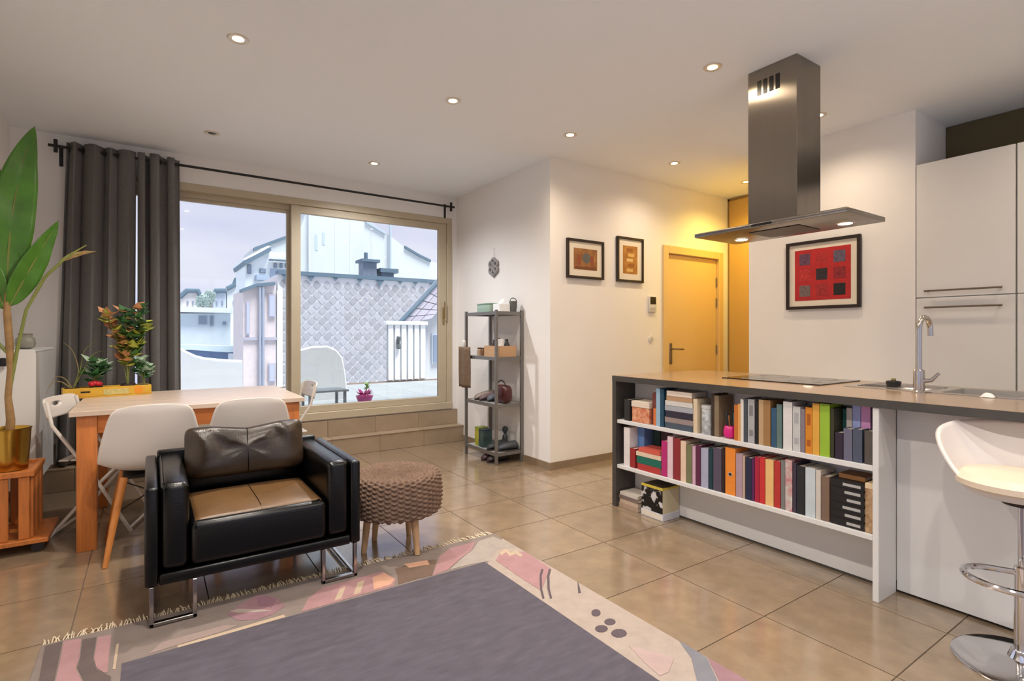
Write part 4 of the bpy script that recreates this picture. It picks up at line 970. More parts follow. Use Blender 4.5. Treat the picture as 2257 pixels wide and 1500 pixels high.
fpr = obj('flower_print', L([(0.0005, 0), (0.028, 0.0004), (0.0275, 0.0008), (0.0005, 0.0008)], 9), mat('orange_flower_print', (232, 150, 40), 0.5), tr); fpr.rotation_euler = (PI / 2, 0, 0)
fpr.location = (0.165, -ty_ - 0.0003, 0.036)
obj('print_patch', B(-0.03, 0.11, -ty_ - 0.0012, -ty_ - 0.0004, 0.014, 0.050), mat('cream_print', (232, 206, 130), 0.5, var=0.3, vscale=30, c2=(170, 170, 110)), tr, 0)
TB = TZ + 0.0095
def little_leaf(bm, p, d, ln, wd, up):
    p, d = Vector(p), Vector(d).normalized(); sd_ = d.cross(Vector(up)).normalized(); n_ = sd_.cross(d)
    q = [p, p + d * ln * 0.4 + sd_ * wd, p + d * ln + n_ * ln * 0.1, p + d * ln * 0.4 - sd_ * wd]
    mid = p + d * ln * 0.45 - n_ * wd * 0.25
    vv = [bm.verts.new(v) for v in q]; m_ = bm.verts.new(mid)
    for k in range(4): bm.faces.new((vv[k], vv[(k + 1) % 4], m_))
def small_plant(x, y, label, stems, mats, pot_c, seed, potr=0.045, poth=0.07, lsize=0.03, dens=16, name='potted_plant'):
    r = random.Random(seed)
    t = thing(name, label, 'potted plant', (x, y, TB))
    obj('pot', L([(potr * 0.75, 0), (potr * 0.78, 0.002), (potr, poth), (potr * 0.92, poth), (potr * 0.88, poth - 0.012), (0.0, poth - 0.012)], 24), flatc(pot_c), t)
    sb_ = nb(); fol = {m: nb() for m in mats}
    for (P, mi) in stems:
        tube(sb_, [Vector(p) for p in P], [0.004] * (len(P) - 1) + [0.002], 6)
        n = len(P)
        for k in range(dens):
            tt = 0.28 + 0.72 * (k + r.random()) / dens; s = tt * (n - 1); i = min(n - 2, int(s)); p = Vector(P[i]).lerp(Vector(P[i + 1]), s - i)
            a = r.uniform(0, 2 * PI); d = Vector((math.cos(a), math.sin(a), r.uniform(-0.2, 0.9)))
            mm = mats[(mi + (r.random() < 0.25)) % len(mats)]
            little_leaf(fol[mm], p, d, lsize * r.uniform(0.7, 1.3), lsize * 0.42, (0.1, -0.4, 0.9))
    obj('stems', sb_, M_stem, t)
    for m in mats:
        if len(fol[m].verts): obj('foliage', fol[m], m, t, 0, recalc=False)
        else: fol[m].free()
    return t
def stemto(base, *pts):
    """stem through places seen in the photo, standing in the tray plane"""
    out = [(0, 0, 0.05)]
    for (a, b) in pts:
        q = onY(a, b, base[1]); out.append((q.x - base[0], 0.015 * math.sin(a), q.z - TB))
    return out
b1 = (onY(282, 830, 4.585).x, 4.585)
small_plant(b1[0], b1[1], 'bushy potted plant with russet and yellow green leaf clusters in the tray', [
    (stemto(b1, (272, 800), (258, 750), (243, 712), (236, 690)), 1), (stemto(b1, (280, 790), (278, 740), (276, 712), (280, 684)), 0), (stemto(b1, (284, 790), (292, 740), (302, 700), (304, 672)), 0),
    (stemto(b1, (286, 790), (300, 745), (314, 722), (322, 704)), 2), (stemto(b1, (280, 800), (276, 770), (272, 748), (276, 730)), 1), (stemto(b1, (284, 800), (294, 768), (300, 750)), 2)],
    [M_leafd, M_leafr, M_leafy], (70, 58, 60), 11, 0.045, 0.07, 0.074, 36)
b2 = (onY(212, 830, 4.57).x, 4.57)
small_plant(b2[0], b2[1], 'low potted plant with broad green leaves behind the red bud', [
    (stemto(b2, (210, 815), (206, 795)), 0), (stemto(b2, (216, 820), (228, 806)), 0), (stemto(b2, (206, 825), (190, 818)), 0), (stemto(b2, (214, 815), (222, 796)), 1)],
    [M_leafd, M_leafs], (60, 62, 60), 5, 0.038, 0.06, 0.075, 16)
b3 = (onY(318, 828, 4.60).x, 4.60)
small_plant(b3[0], b3[1], 'small trailing plant with silvery green leaves at the tray end', [
    (stemto(b3, (316, 815), (322, 800)), 0), (stemto(b3, (312, 815), (298, 800)), 1), (stemto(b3, (316, 810), (304, 790)), 0), (stemto(b3, (318, 818), (330, 812)), 0)],
    [M_leafs, M_leafd], (88, 84, 96), 8, 0.033, 0.055, 0.06, 20)
dp = thing('dry_grass_plant', 'potted plant with long dry curling stems at the tray end by the radiator', 'potted plant', (-0.425, 4.56, TB))
obj('pot', L([(0.028, 0), (0.03, 0.002), (0.038, 0.06), (0.034, 0.06), (0.032, 0.05), (0.0, 0.05)], 20), flatc((84, 70, 52)), dp)
for k, P in enumerate(([(0, 0, 0.045), (0.03, 0, 0.17), (0.0, 0, 0.30), (-0.05, 0, 0.36)], [(0, 0, 0.045), (0.04, 0, 0.18), (0.06, 0, 0.30), (0.12, 0, 0.365)], [(0, 0, 0.045), (-0.06, 0, 0.10), (-0.11, -0.01, 0.09), (-0.13, -0.02, 0.02)],
        [(0, 0, 0.045), (0.05, 0, 0.16), (0.10, 0, 0.27), (0.16, 0, 0.30)], [(0, 0, 0.045), (-0.04, 0, 0.12), (-0.09, 0, 0.13), (-0.115, 0, 0.06)])):
    C = [bez(P, q / 12) for q in range(13)]
    obj('blade', T(C, [0.0045 * (1 - q / 14) for q in range(13)], 6), [mat('dry_grass', (150, 134, 88), 0.7), M_stem][k % 2], dp)
rb = thing('red_flower', 'red flower bud poking over the tray rim', 'flower', (onY(208, 838, 4.53).x, 4.53, TZ + 0.045))
bm = nb()
for k in range(9):
    a = k * 2.4; rr = 0.006 + 0.0022 * k
    lathe(bm, [(0.0005, -0.012), (0.012, -0.006), (0.016, 0.006), (0.010, 0.018), (0.0005, 0.022)], 10, (rr * 1.3 * math.cos(a), rr * 0.7 * math.sin(a), 0.045 - 0.001 * k))
obj('petals', bm, mat('red_petal', (196, 26, 44), 0.5), rb)
obj('stem', T([(0, 0, -0.02), (0, 0, 0.03)], 0.003, 6), M_stem, rb)

# ================================================================== METAL SHELF UNIT BY THE WINDOW
UX0, UX1, UY0, UY1, UH = 2.612, 2.892, 4.105, 4.665, 1.41
su = thing('shelf_unit', 'grey metal shelf unit with four open shelves against the white wall', 'shelf unit', ((UX0 + UX1) / 2, (UY0 + UY1) / 2, 0))
hx2, hy2 = (UX1 - UX0) / 2, (UY1 - UY0) / 2
M_grey = mat('grey_metal', (126, 122, 118), 0.4, metal=0.5)
for sx in (-1, 1):
    for sy in (-1, 1):
        obj('post', B(sx * hx2 - 0.0125, sx * hx2 + 0.0125, sy * hy2 - 0.0125, sy * hy2 + 0.0125, 0, UH + 0.01, 0.002, 1), M_grey, su)
UZ = (1.405, 0.985, 0.552, 0.108)
for z in UZ:
    s = obj('shelf', B(-hx2 + 0.013, hx2 - 0.013, -hy2 + 0.013, hy2 - 0.013, z - 0.008, z, 0.001, 1), mat('shelf_sheet', (176, 176, 174), 0.35, metal=0.3), su)
    bm = nb()
    for sx in (-1, 1): box(bm, sx * hx2 - 0.004, sx * hx2 + 0.004, -hy2 + 0.013, hy2 - 0.013, z - 0.03, z + 0.001)
    for sy in (-1, 1): box(bm, -hx2 + 0.013, hx2 - 0.013, sy * hy2 - 0.004, sy * hy2 + 0.004, z - 0.03, z + 0.001)
    obj('rim', bm, M_grey, s, 0)
e_ = 0.0012
t = thing('storage_box', 'pale green storage box with darker lid end on the top shelf', 'box', (2.72, 4.40, UZ[0] + e_))
obj('body', B(-0.07, 0.07, -0.11, 0.12, 0, 0.07, 0.005, 2), flatc((150, 172, 158)), t); obj('lid', B(-0.072, 0.072, -0.112, 0.122, 0.0705, 0.085, 0.004, 2), flatc((120, 146, 132)), t)
t = thing('tissue_box', 'white tissue box with a tilted sheet on the top shelf', 'box', (2.74, 4.215, UZ[0] + e_))
obj('body', B(-0.06, 0.06, -0.055, 0.06, 0, 0.075, 0.004, 1), flatc((236, 236, 236)), t)
obj('sheet', prism(nb(), [(-0.03, -0.01, 0.0755), (-0.02, 0.03, 0.0755), (0.01, 0.05, 0.105), (0.0, 0.0, 0.12)], (0.03, -0.01, 0.004)), flatc((244, 244, 244)), t, 0)
t = thing('small_basket', 'small dark grey basket at the wall corner of the top shelf', 'basket', (2.835, 4.16, UZ[0] + e_))
obj('bowl', L([(0.028, 0), (0.036, 0.05), (0.038, 0.10), (0.034, 0.10), (0.03, 0.01), (0.0, 0.008)], 22), flatc((92, 92, 90)), t); obj('handle', T([(0.036 * math.cos(a * PI / 10), 0, 0.10 + 0.03 * math.sin(a * PI / 10)) for a in range(11)], 0.004, 6), flatc((70, 70, 68)), t)
t = thing('wooden_crate', 'light wooden crate on the second shelf from the top', 'crate', (2.745, 4.25, UZ[1] + e_))
M_crate = mat('crate_wood', (196, 156, 116), 0.6, var=0.12, stretch=(0.6, 0.6, 6))
obj('bottom', B(-0.10, 0.10, -0.125, 0.125, 0, 0.008), M_crate, t, 0)
for s in (-1, 1):
    obj('board', B(s * 0.095 - 0.005, s * 0.095 + 0.005, -0.125, 0.125, 0.0085, 0.10), M_crate, t, 0); obj('board', B(-0.0895, 0.0895, s * 0.12 - 0.005, s * 0.12 + 0.005, 0.0085, 0.10), M_crate, t, 0)
for (dx, dy, c, rr, hh, nm, lab) in ((-0.03, -0.055, (240, 240, 238), 0.034, 0.155, 'mug', 'white mug standing up from the wooden crate'), (-0.045, 0.03, (52, 40, 36), 0.026, 0.135, 'bottle', 'dark brown bottle in the wooden crate'),
        (0.03, 0.07, (96, 96, 98), 0.024, 0.15, 'bottle', 'grey bottle in the wooden crate'), (0.05, -0.04, (60, 62, 60), 0.028, 0.14, 'bottle', 'charcoal bottle in the wooden crate')):
    t = thing(nm, lab, nm, (2.745 + dx, 4.25 + dy, UZ[1] + 0.0102))
    obj('body', L([(rr * 0.9, 0), (rr, 0.004), (rr, hh * 0.7), (rr * (0.96 if nm == 'mug' else 0.5), hh * 0.92), (rr * (0.96 if nm == 'mug' else 0.45), hh), (0.0, hh)], 20), flatc(c, 0.35), t)
    if nm == 'mug': obj('handle', T([(-rr * 0.5 - 0.02 * math.sin(a * PI / 8), -rr * 0.85 - 0.015 * math.sin(a * PI / 8), hh * 0.4 + hh * 0.3 * a / 8) for a in range(9)], 0.004, 6), flatc(c, 0.35), t)
    else: obj('cap', L([(rr * 0.5, hh), (rr * 0.5, hh + 0.012), (0, hh + 0.012)], 14), flatc((30, 28, 28)), t)
for k, (yy, c, lab) in enumerate(((4.46, (128, 92, 62), 'brown jar with lid on the second shelf near the towel'), (4.53, (186, 158, 128), 'beige jar with lid on the second shelf near the towel'))):
    t = thing('jar', lab, 'jar', (2.69, yy, UZ[1] + e_))
    obj('body', L([(0.024, 0), (0.028, 0.006), (0.028, 0.055), (0.022, 0.062)], 20), flatc(c, 0.35), t); obj('lid', L([(0.024, 0.0622), (0.024, 0.078), (0, 0.078)], 20), flatc((96, 70, 50)), t)
# handbag
hb = thing('handbag', 'dark red brown leather handbag on the third shelf', 'handbag', (2.735, 4.180, UZ[2] + e_))
def bag(u, v):
    a = u * 2 * PI; b = (v - 0.5) * PI
    cb = sg(math.cos(b), 0.6) if abs(v - 0.5) < 0.4999 else 0.0
    return (0.055 * cb * sg(math.cos(a), 0.7), 0.105 * cb * sg(math.sin(a), 0.6), 0.085 + 0.085 * sg(math.sin(b), 0.6))
bb = grid(nb(), bag, 40, 20, True); bmesh.ops.remove_doubles(bb, verts=bb.verts, dist=1e-4)
M_bag = mat('oxblood_leather', (74, 30, 30), 0.35, var=0.2, vscale=10)
obj('body', bb, M_bag, hb); obj('handle', T([(-0.02, 0.07 * math.cos(a * PI / 12), 0.155 + 0.055 * math.sin(a * PI / 12)) for a in range(13)], 0.006, 8), mat('dark_strap', (40, 28, 28), 0.4), hb)
obj('flap_edge', T([(-0.058, 0.08 * math.cos(a * PI / 12), 0.10 - 0.03 * math.sin(a * PI / 12)) for a in range(13)], 0.003, 6), mat('dark_strap', (40, 28, 28), 0.4), hb)
def shoe(x, y, z, rz, c, label, ln=0.25, group=None):
    t = thing('shoe', label, 'shoe', (x, y, z), rz, group)
    def fn(u, v):
        a = u * 2 * PI; s = v
        xx = (s - 0.5) * ln
        w_ = (0.036 + 0.010 * math.sin(PI * s * 1.1)) * (1 - (2 * s - 1) ** 8) ** 0.5
        top = 0.035 + 0.045 * (1 - s) ** 1.2 + 0.012 * math.sin(PI * s)
        return (xx, w_ * math.cos(a), 0.012 + (top * (0.5 + 0.5 * math.sin(a)) if math.sin(a) > -2 else 0) * (1 - (2 * s - 1) ** 10))
    b_ = grid(nb(), fn, 24, 24, True); obj('upper', b_, flatc(c, 0.5), t, 60)
    P = [((0.5 * math.cos(k * PI / 16)) * ln, 0.044 * math.sin(k * PI / 16), 0) for k in range(32)]
    obj('sole', prism(nb(), P, (0, 0, 0.012)), flatc((52, 48, 46)), t, 0)
    return t
shoe(2.75, 4.525, UZ[2] + e_, math.radians(181), (150, 138, 126), 'beige shoe on the third shelf near the towel')
shoe(2.75, 4.425, UZ[2] + e_, math.radians(178), (104, 84, 84), 'mauve brown shoe on the third shelf beside the beige one')
shoe(2.75, 4.332, UZ[2] + e_ , math.radians(181), (84, 88, 98), 'grey shoe on the third shelf touching the handbag', 0.19)
for (yy, xx, c, c2, h, lab) in ((4.52, 2.70, (196, 176, 52), (120, 140, 50), 0.17, 'yellow and green carton on the bottom shelf'), (4.43, 2.69, (70, 96, 84), (30, 44, 60), 0.16, 'dark green carton beside the yellow one on the bottom shelf')):
    t = thing('carton', lab, 'carton', (xx, yy, UZ[3] + e_))
    obj('body', B(-0.05, 0.05, -0.042, 0.042, 0, h, 0.002, 1), mat('carton_%d' % c[0], c, 0.5, var=0.6, vscale=16, c2=c2), t); obj('flap', B(-0.051, 0.051, -0.043, 0.043, h + 0.0002, h + 0.006), flatc(c2), t, 0)
shoe(2.72, 4.25, UZ[3] + e_, math.radians(178), (38, 40, 44), 'black shoe on the bottom shelf beside the dark green carton', 0.24)
shoe(2.77, 4.155, UZ[3] + e_, math.radians(172), (62, 66, 72), 'charcoal shoe on the bottom shelf at the front post', 0.22)
t = thing('bottle', 'small dark round bottle on the bottom shelf behind the black shoe', 'bottle', (2.855, 4.33, UZ[3] + e_))
obj('body', L([(0.025, 0), (0.028, 0.01), (0.026, 0.10), (0.012, 0.12), (0.022, 0.14), (0.030, 0.16), (0.026, 0.185), (0, 0.195)], 20), flatc((58, 66, 74), 0.3), t); obj('label_band', L([(0.0286, 0.03), (0.0286, 0.07)], 20), flatc((90, 98, 104)), t)
shoe(2.70, 4.33, 0.0006, math.radians(182), (60, 28, 34), 'dark wine shoe on the floor under the shelf unit', 0.23)
shoe(2.70, 4.22, 0.0006, math.radians(176), (46, 34, 34), 'blackish brown shoe on the floor under the shelf unit', 0.23)
tw = thing('towel', 'folded brown towel hanging from a hook on the shelf post', 'towel', (UX0 - 0.02, 4.645, 0.67))
def towelf(u, v):
    return (-0.014 + 0.016 * math.sin(u * 9 + v) * (0.4 + 0.6 * (1 - v)), (u - 0.5) * (0.20 + 0.03 * (1 - v)), 0.40 * v)
o = obj('cloth', grid(nb(), towelf, 24, 12), mat('brown_terry', (120, 98, 78), 0.95, var=0.15, vscale=40, bump=0.4, bscale=300), tw, 60); solid(o, 0.012)
obj('hook', T([(0.008, 0, 0.44), (-0.012, 0, 0.45), (-0.02, 0, 0.42), (-0.016, 0, 0.39)], 0.004, 8), M_whitem, tw)
obj('loop', L([(0.014, 0.395), (0.022, 0.42), (0.018, 0.455), (0.0, 0.47)], 14, (-0.016, 0, 0)), mat('white_loop', (222, 220, 216), 0.6), tw)

# ================================================================== WALL PIECES
oh = thing('wall_ornament', 'round grey openwork ornament hanging on the white wall above the shelf unit', 'wall ornament', (XR, 4.617, 1.88))
M_orn = mat('grey_clay', (146, 142, 142), 0.7)
bm = nb()
for k, (dy, dz) in enumerate(((0, 0.055), (0.045, 0.03), (0.045, -0.03), (0, -0.055), (-0.045, -0.03), (-0.045, 0.03))):
    tube(bm, [(-0.012, dy + 0.03 * math.cos(a * PI / 8), dz + 0.03 * math.sin(a * PI / 8)) for a in range(16)], 0.016, 8, True)
obj('rings', bm, M_orn, oh)
obj('centre', B(-0.02, -0.004, -0.03, 0.03, -0.035, 0.035, 0.006, 2), M_orn, oh); obj('string', T([(-0.006, 0, 0.09), (-0.006, 0, 0.19)], 0.0015, 5), M_orn, oh)
obj('nail', T([(0.0, 0, 0.19), (-0.014, 0, 0.192)], 0.003, 6), M_chrome, oh)
def art_mat(name, c, c2, sc, c3=None):
    return mat(name, c, 0.7, var=0.6, vscale=sc, c2=c2)
M_frameb = mat('dark_frame_wood', (40, 28, 22), 0.4)
M_mat = mat('mat_board', (232, 222, 204), 0.8)
def picture(label, plane, a0, a1, z0, z1, fw, mw, art, depth=0.028, extra=None):
    """plane 'Y': hangs on the hall wall (faces -y); plane 'X': on the kitchen wall (faces -x)"""
    c = (a0 + a1) / 2; zc = (z0 + z1) / 2; hw, hh = (a1 - a0) / 2, (z1 - z0) / 2
    if plane == 'Y': t = thing('framed_picture', label, 'picture', (c, YH, zc), 0)
    else: t = thing('framed_picture', label, 'picture', (XK, c, zc), -PI / 2)
    bm = nb()
    box(bm, -hw, hw, -depth, -0.001, hh - fw, hh, 0.002, 1); box(bm, -hw, hw, -depth, -0.001, -hh, -hh + fw, 0.002, 1)
    box(bm, -hw, -hw + fw, -depth, -0.001, -hh + fw, hh - fw, 0.002, 1); box(bm, hw - fw, hw, -depth, -0.001, -hh + fw, hh - fw, 0.002, 1)
    obj('frame', bm, M_frameb, t)
    obj('mat_board', B(-hw + fw, hw - fw, -0.014, -0.002, -hh + fw, hh - fw), M_mat, t, 0)
    iw, ih = hw - fw - mw, hh - fw - mw
    a = obj('art_print', B(-iw, iw, -0.0155, -0.0142, -ih, ih), art, t, 0)
    if extra: extra(a, iw, ih)
    return t
def ext_a(a, iw, ih):
    mo = obj('motif', L([(0.0005, 0), (0.05, 0.0003), (0.04, 0.0006), (0.0005, 0.0006)], 8), flatc((96, 96, 96)), a); mo.rotation_euler = (PI / 2, 0, 0)
    mo.location = (0.01, -0.0158, 0.01)
    for s in (-1, 1): obj('motif', B(s * iw * 0.55 - 0.02, s * iw * 0.55 + 0.02, -0.0162, -0.0157, -ih * 0.6, ih * 0.35), flatc((146, 74, 44)), a, 0)
    obj('motif', B(-iw * 0.9, iw * 0.9, -0.0162, -0.0157, -ih * 0.95, -ih * 0.72), flatc((116, 66, 40)), a, 0)
def ext_b(a, iw, ih):
    for k in range(5): obj('motif', B(-iw * 0.5 + 0.02 * (k % 2), iw * 0.35 + 0.02 * (k % 2), -0.0162, -0.0157, -ih * 0.85 + k * ih * 0.36, -ih * 0.85 + k * ih * 0.36 + 0.03), flatc([(214, 176, 104), (150, 90, 40), (222, 190, 130)][k % 3]), a, 0)
def ext_c(a, iw, ih):
    cc = [(78, 50, 70), (140, 30, 30), (76, 66, 82), (150, 36, 36), (34, 28, 32), (110, 24, 30), (92, 76, 76), (130, 30, 32), (22, 20, 22)]
    for k in range(9):
        i, j = k % 3, k // 3; x, z = (i - 1) * iw * 0.62, (1 - j) * ih * 0.62
        p = obj('patch_motif', B(x - iw * 0.20, x + iw * 0.20, -0.0164, -0.0157, z - ih * 0.22, z + ih * 0.22), mat('patch_%d' % k, cc[k], 0.8, var=0.5, vscale=50, c2=tuple(min(255, int(v * 1.35 + 14)) for v in cc[k])), a, 0)
picture('small landscape picture in a black frame on the hall wall', 'Y', 3.093, 3.543, 1.705, 2.062, 0.022, 0.06, art_mat('print_a', (176, 124, 70), (120, 74, 44), 14), extra=ext_a)
picture('small portrait picture in a black frame nearest the cream door', 'Y', 3.72, 4.085, 1.705, 2.142, 0.022, 0.06, art_mat('print_b', (196, 140, 62), (150, 92, 36), 14), extra=ext_b)
picture('larger red patchwork picture in a black frame on the kitchen wall', 'X', 1.832, 2.393, 1.398, 1.945, 0.024, 0.045, art_mat('print_c', (196, 40, 40), (168, 28, 32), 12), extra=ext_c)
ic = thing('intercom', 'white wall intercom with dark screen next to the cream door', 'intercom', (4.225, YH, 1.505))
obj('body', B(-0.055, 0.055, -0.022, -0.001, -0.085, 0.075, 0.006, 2), M_whitem, ic); obj('screen', B(-0.042, 0.042, -0.0245, -0.0222, -0.005, 0.068, 0.002, 1), M_black, ic)
for k in range(3): obj('button', B(-0.035 + k * 0.026, -0.019 + k * 0.026, -0.0245, -0.0222, -0.06, -0.04, 0.001, 1), flatc((196, 190, 184)), ic)
sw = thing('light_switch', 'round white light switch on the hall wall under the intercom', 'switch', (4.215, YH, 1.145))
s_ = obj('plate', L([(0.035, 0.001), (0.035, 0.007), (0.032, 0.010), (0.0, 0.010)], 28), M_whitem, sw); s_.rotation_euler = (PI / 2, 0, 0)
s_ = obj('rocker', L([(0.018, 0.0102), (0.018, 0.013), (0.0, 0.014)], 24), mat('switch_grey', (206, 200, 194), 0.4), sw); s_.rotation_euler = (PI / 2, 0, 0)

# ================================================================== OUTSIDE: TERRACE
M_deck = mat('terrace_paving', (148, 156, 158), 0.7, var=0.06, vscale=3)
terr = struct('floor_terrace', B(-2.2, 5.2, YW + 0.2, 9.7, 0.05, 0.30), M_grout)
dk = bpy.data.meshes.new('paving_slab'); _t = B(0, 0.595, 0, 0.595, 0.30, 0.315); _t.to_mesh(dk); _t.free(); dk.materials.append(M_deck)
for i in range(12):
    for j in range(6): inst('paving_slab', dk, terr, (-2.1 + i * 0.6, YW + 0.22 + j * 0.6, 0))
M_pwhite = mat('white_render', (198, 203, 206), 0.8, var=0.03, vscale=3)
# curved white parapet on the terrace edge
pw = thing('terrace_parapet', 'white terrace parapet with a sagging curved top outside the left pane', 'parapet', (0, 8.6, 0.3155))
pp = [onY(a, b, 8.6) for a, b in ((330, 740), (395, 772), (412, 781), (430, 789), (450, 794), (480, 797), (512, 799), (535, 800))]
bm = nb(); prism(bm, [(p.x, 0, p.z - 0.3155) for p in pp] + [(pp[-1].x, 0, 0), (pp[0].x, 0, 0)], (0, 0.14, 0)); obj('wall', bm, M_pwhite, pw, 0)
obj('coping', T([(p.x, 0.07, p.z - 0.3155 + 0.012) for p in pp], 0.03, 8), mat('coping_white', (206, 210, 212), 0.7), pw)
# white rounded lounge seat back
ls = thing('terrace_screen', 'tall white round-topped outdoor screen standing behind the right pane', 'screen', (0, 7.3, 0.3155))
P = []
for a, b in ((655, 890), (655, 775), (690, 766), (722, 765), (740, 773), (752, 788), (758, 815), (762, 850), (764, 893)):
    q = onY(a, b, 7.3); P.append((q.x, 0, max(0.0, q.z - 0.3155)))
obj('panel', prism(nb(), P, (0, 0.05, 0)), mat('screen_cloth', (176, 182, 184), 0.8), ls, 0)
obj('edge_tube', T([(p[0], 0.025, p[2] + 0.0) for p in P[1:]], 0.022, 8), mat('coping_white', (206, 210, 212), 0.7), ls)
# low grey slatted table in front of the screen
tt_ = thing('terrace_table', 'low grey slatted table on the terrace before the round-topped screen', 'table', (1.72, 6.55, 0.3155))
for k in range(6): obj('slat', B(-0.24, 0.24, -0.20 + k * 0.07, -0.145 + k * 0.07, 0.20, 0.22), flatc((132, 142, 146)), tt_, 0)
for sx in (-0.2, 0.2):
    for sy in (-0.17, 0.17): obj('leg', B(sx - 0.015, sx + 0.015, sy - 0.015, sy + 0.015, 0, 0.1995), flatc((132, 142, 146)), tt_, 0)
fp = thing('flower_pot', 'magenta flower pot with a green sprig on the terrace', 'flower pot', (2.20, 6.50, 0.3155))
obj('pot', L([(0.06, 0), (0.065, 0.01), (0.10, 0.10), (0.105, 0.12), (0.09, 0.12), (0.08, 0.10), (0, 0.09)], 24), mat('pink_pot', (206, 90, 150), 0.4), fp)
bm = nb(); r_ = random.Random(2)
for k in range(26):
    a = r_.uniform(0, 2 * PI); little_leaf(bm, (0.03 * math.cos(a), 0.03 * math.sin(a), 0.13), (math.cos(a), math.sin(a), r_.uniform(0, 1)), r_.uniform(0.06, 0.1), 0.025, (0, 0, 1))
obj('petals', bm, mat('magenta_petal', (170, 50, 120), 0.6), fp, 0, recalc=False)
bm = nb(); tube(bm, [(0.02, 0, 0.1), (0.03, 0, 0.26)], 0.004, 5)
for k in range(14):
    a = r_.uniform(0, 2 * PI); little_leaf(bm, (0.026, 0, 0.18 + 0.006 * k), (math.cos(a), math.sin(a), 0.6), 0.06, 0.018, (0, 0, 1))
obj('sprig', bm, mat('pale_sprig', (150, 190, 110), 0.6), fp, 0, recalc=False)
# white board fence with lamp
fx0, fx1 = onY(853, 715, 9.5).x, onY(938, 715, 9.5).x
fe = thing('board_fence', 'white vertical board fence with a bright cap on the terrace end', 'fence', ((fx0 + fx1) / 2, 9.5, 0.3155))
hw = (fx1 - fx0) / 2; nbd = 6; bw = 2 * hw / nbd
M_bd = mat('white_board', (246, 248, 250), 0.6)
for k in range(nbd): obj('board', B(-hw + k * bw + 0.018, -hw + (k + 1) * bw - 0.018, -0.03, 0.0, 0.02, 1.05, 0.004, 1), M_bd, fe)
obj('backing', B(-hw, hw, 0.001, 0.03, 0.0, 1.05), mat('fence_grey', (186, 194, 198), 0.7), fe, 0)
obj('cap', B(-hw - 0.04, hw + 0.02, -0.07, 0.06, 1.0505, 1.12, 0.01, 2), M_bd, fe)
lm = thing('wall_lamp', 'small dark double wall lamp fixed to the white board fence', 'wall lamp', ((fx0 + fx1) / 2 - hw + 0.20, 9.469, 0.3155 + 0.62))
obj('plate', B(-0.03, 0.03, -0.02, -0.0005, 0.06, 0.16), flatc((120, 126, 128)), lm, 0); obj('shade', L([(0.035, 0.13), (0.045, 0.20), (0.03, 0.22)], 14, (0, -0.05, 0)), flatc((96, 104, 106)), lm); obj('shade', L([(0.03, -0.02), (0.045, 0.0), (0.035, 0.07)], 14, (0, -0.05, 0)), flatc((96, 104, 106)), lm)

# ================================================================== OUTSIDE: NEIGHBOURING BUILDINGS
struct('ground_street', B(-60, 60, -60, 120, -9.2, -9.0), mat('street_grey', (190, 196, 200), 0.9))
def poly(Y, L_): return [onY(a, b, Y) for a, b in L_]
def wallp(name, Y, L_, m, parent, d=0.3):
    return obj(name, prism(nb(), [(p.x, Y, p.z) for p in poly(Y, L_)], (0, d, 0)), m, parent, 0)
def rect(name, Y, a0, a1, b0, b1, m, parent, d=0.06, yoff=-0.06):
    p, q = onY(a0, b0, Y), onY(a1, b1, Y)
    return obj(name, B(p.x, q.x, Y + yoff, Y + yoff + d, q.z, p.z), m, parent, 0)
M_hwhite = mat('house_white', (198, 207, 209), 0.85, var=0.05, vscale=0.6)
M_sl = mat('slate_shingle', (160, 163, 168), 0.75, rand=0.14)
M_slback = mat('shingle_gap', (214, 217, 220), 0.85)
M_blueg = mat('lead_blue', (88, 112, 128), 0.6)
M_winp = mat('dim_window', (130, 146, 166), 0.2)
M_pinkb = mat('pink_brick', (208, 200, 200), 0.85, var=0.08, vscale=5)
# slate-hung house wall with lead coping and two chimneys
YS = 16.0
sh_ = thing('slate_house', 'house wall hung with pale diamond slates below a lead coping', 'building', (0, YS, -9.0))
def sub(p): return (p.x, p.y - YS, p.z + 9.0)
c0, c1 = onY(612, 610, YS), onY(985, 614, YS)
xw0, xw1, zt_ = c0.x, c1.x, 2.86
bm = nb(); box(bm, xw0, xw1, 0.0, 4.0, 0.0, zt_ + 9.0); obj('wall', bm, M_slback, sh_, 0)
DX, DY = 0.30, 0.15
me_d = bpy.data.meshes.new('slate'); _b = nb()
s_h = 0.152
prism(_b, [(0, -0.012, -s_h * 1.02), (s_h, -0.008, 0), (0, -0.002, s_h), (-s_h, -0.008, 0)], (0, -0.010, 0)); bmesh.ops.recalc_face_normals(_b, faces=_b.faces); _b.to_mesh(me_d); _b.free(); me_d.materials.append(M_sl)
cells = []
j = 0; z = zt_ - 0.24
while z > -0.9:
    x = xw0 + 0.16 + (DX / 2 if j % 2 else 0)
    while x < xw1 - 0.15: cells.append((x, z)); x += DX
    z -= DY; j += 1
cells.sort(key=lambda c: -c[1])
rs = random.Random(4)
for (x, z) in cells[:300]:
    inst('slate', me_d, sh_, (x, -0.002, z + 9.0), (0, rs.uniform(-0.04, 0.04), 0), (0.78, 1, 0.78))
bm = nb()
for (x, z) in cells[300:]:
    prism(bm, [(x, -0.012, z + 9 - s_h * 0.78), (x + s_h * 0.78, -0.008, z + 9), (x, -0.002, z + 9 + s_h * 0.78), (x - s_h * 0.78, -0.008, z + 9)], (0, -0.010, 0))
o = obj('lower_slates', bm, M_sl, sh_, 0); o['kind'] = 'stuff'
bm = nb(); box(bm, xw0, xw1, -0.10, 0.3, zt_ + 9.0, zt_ + 9.11)
xx = xw0 + 0.2
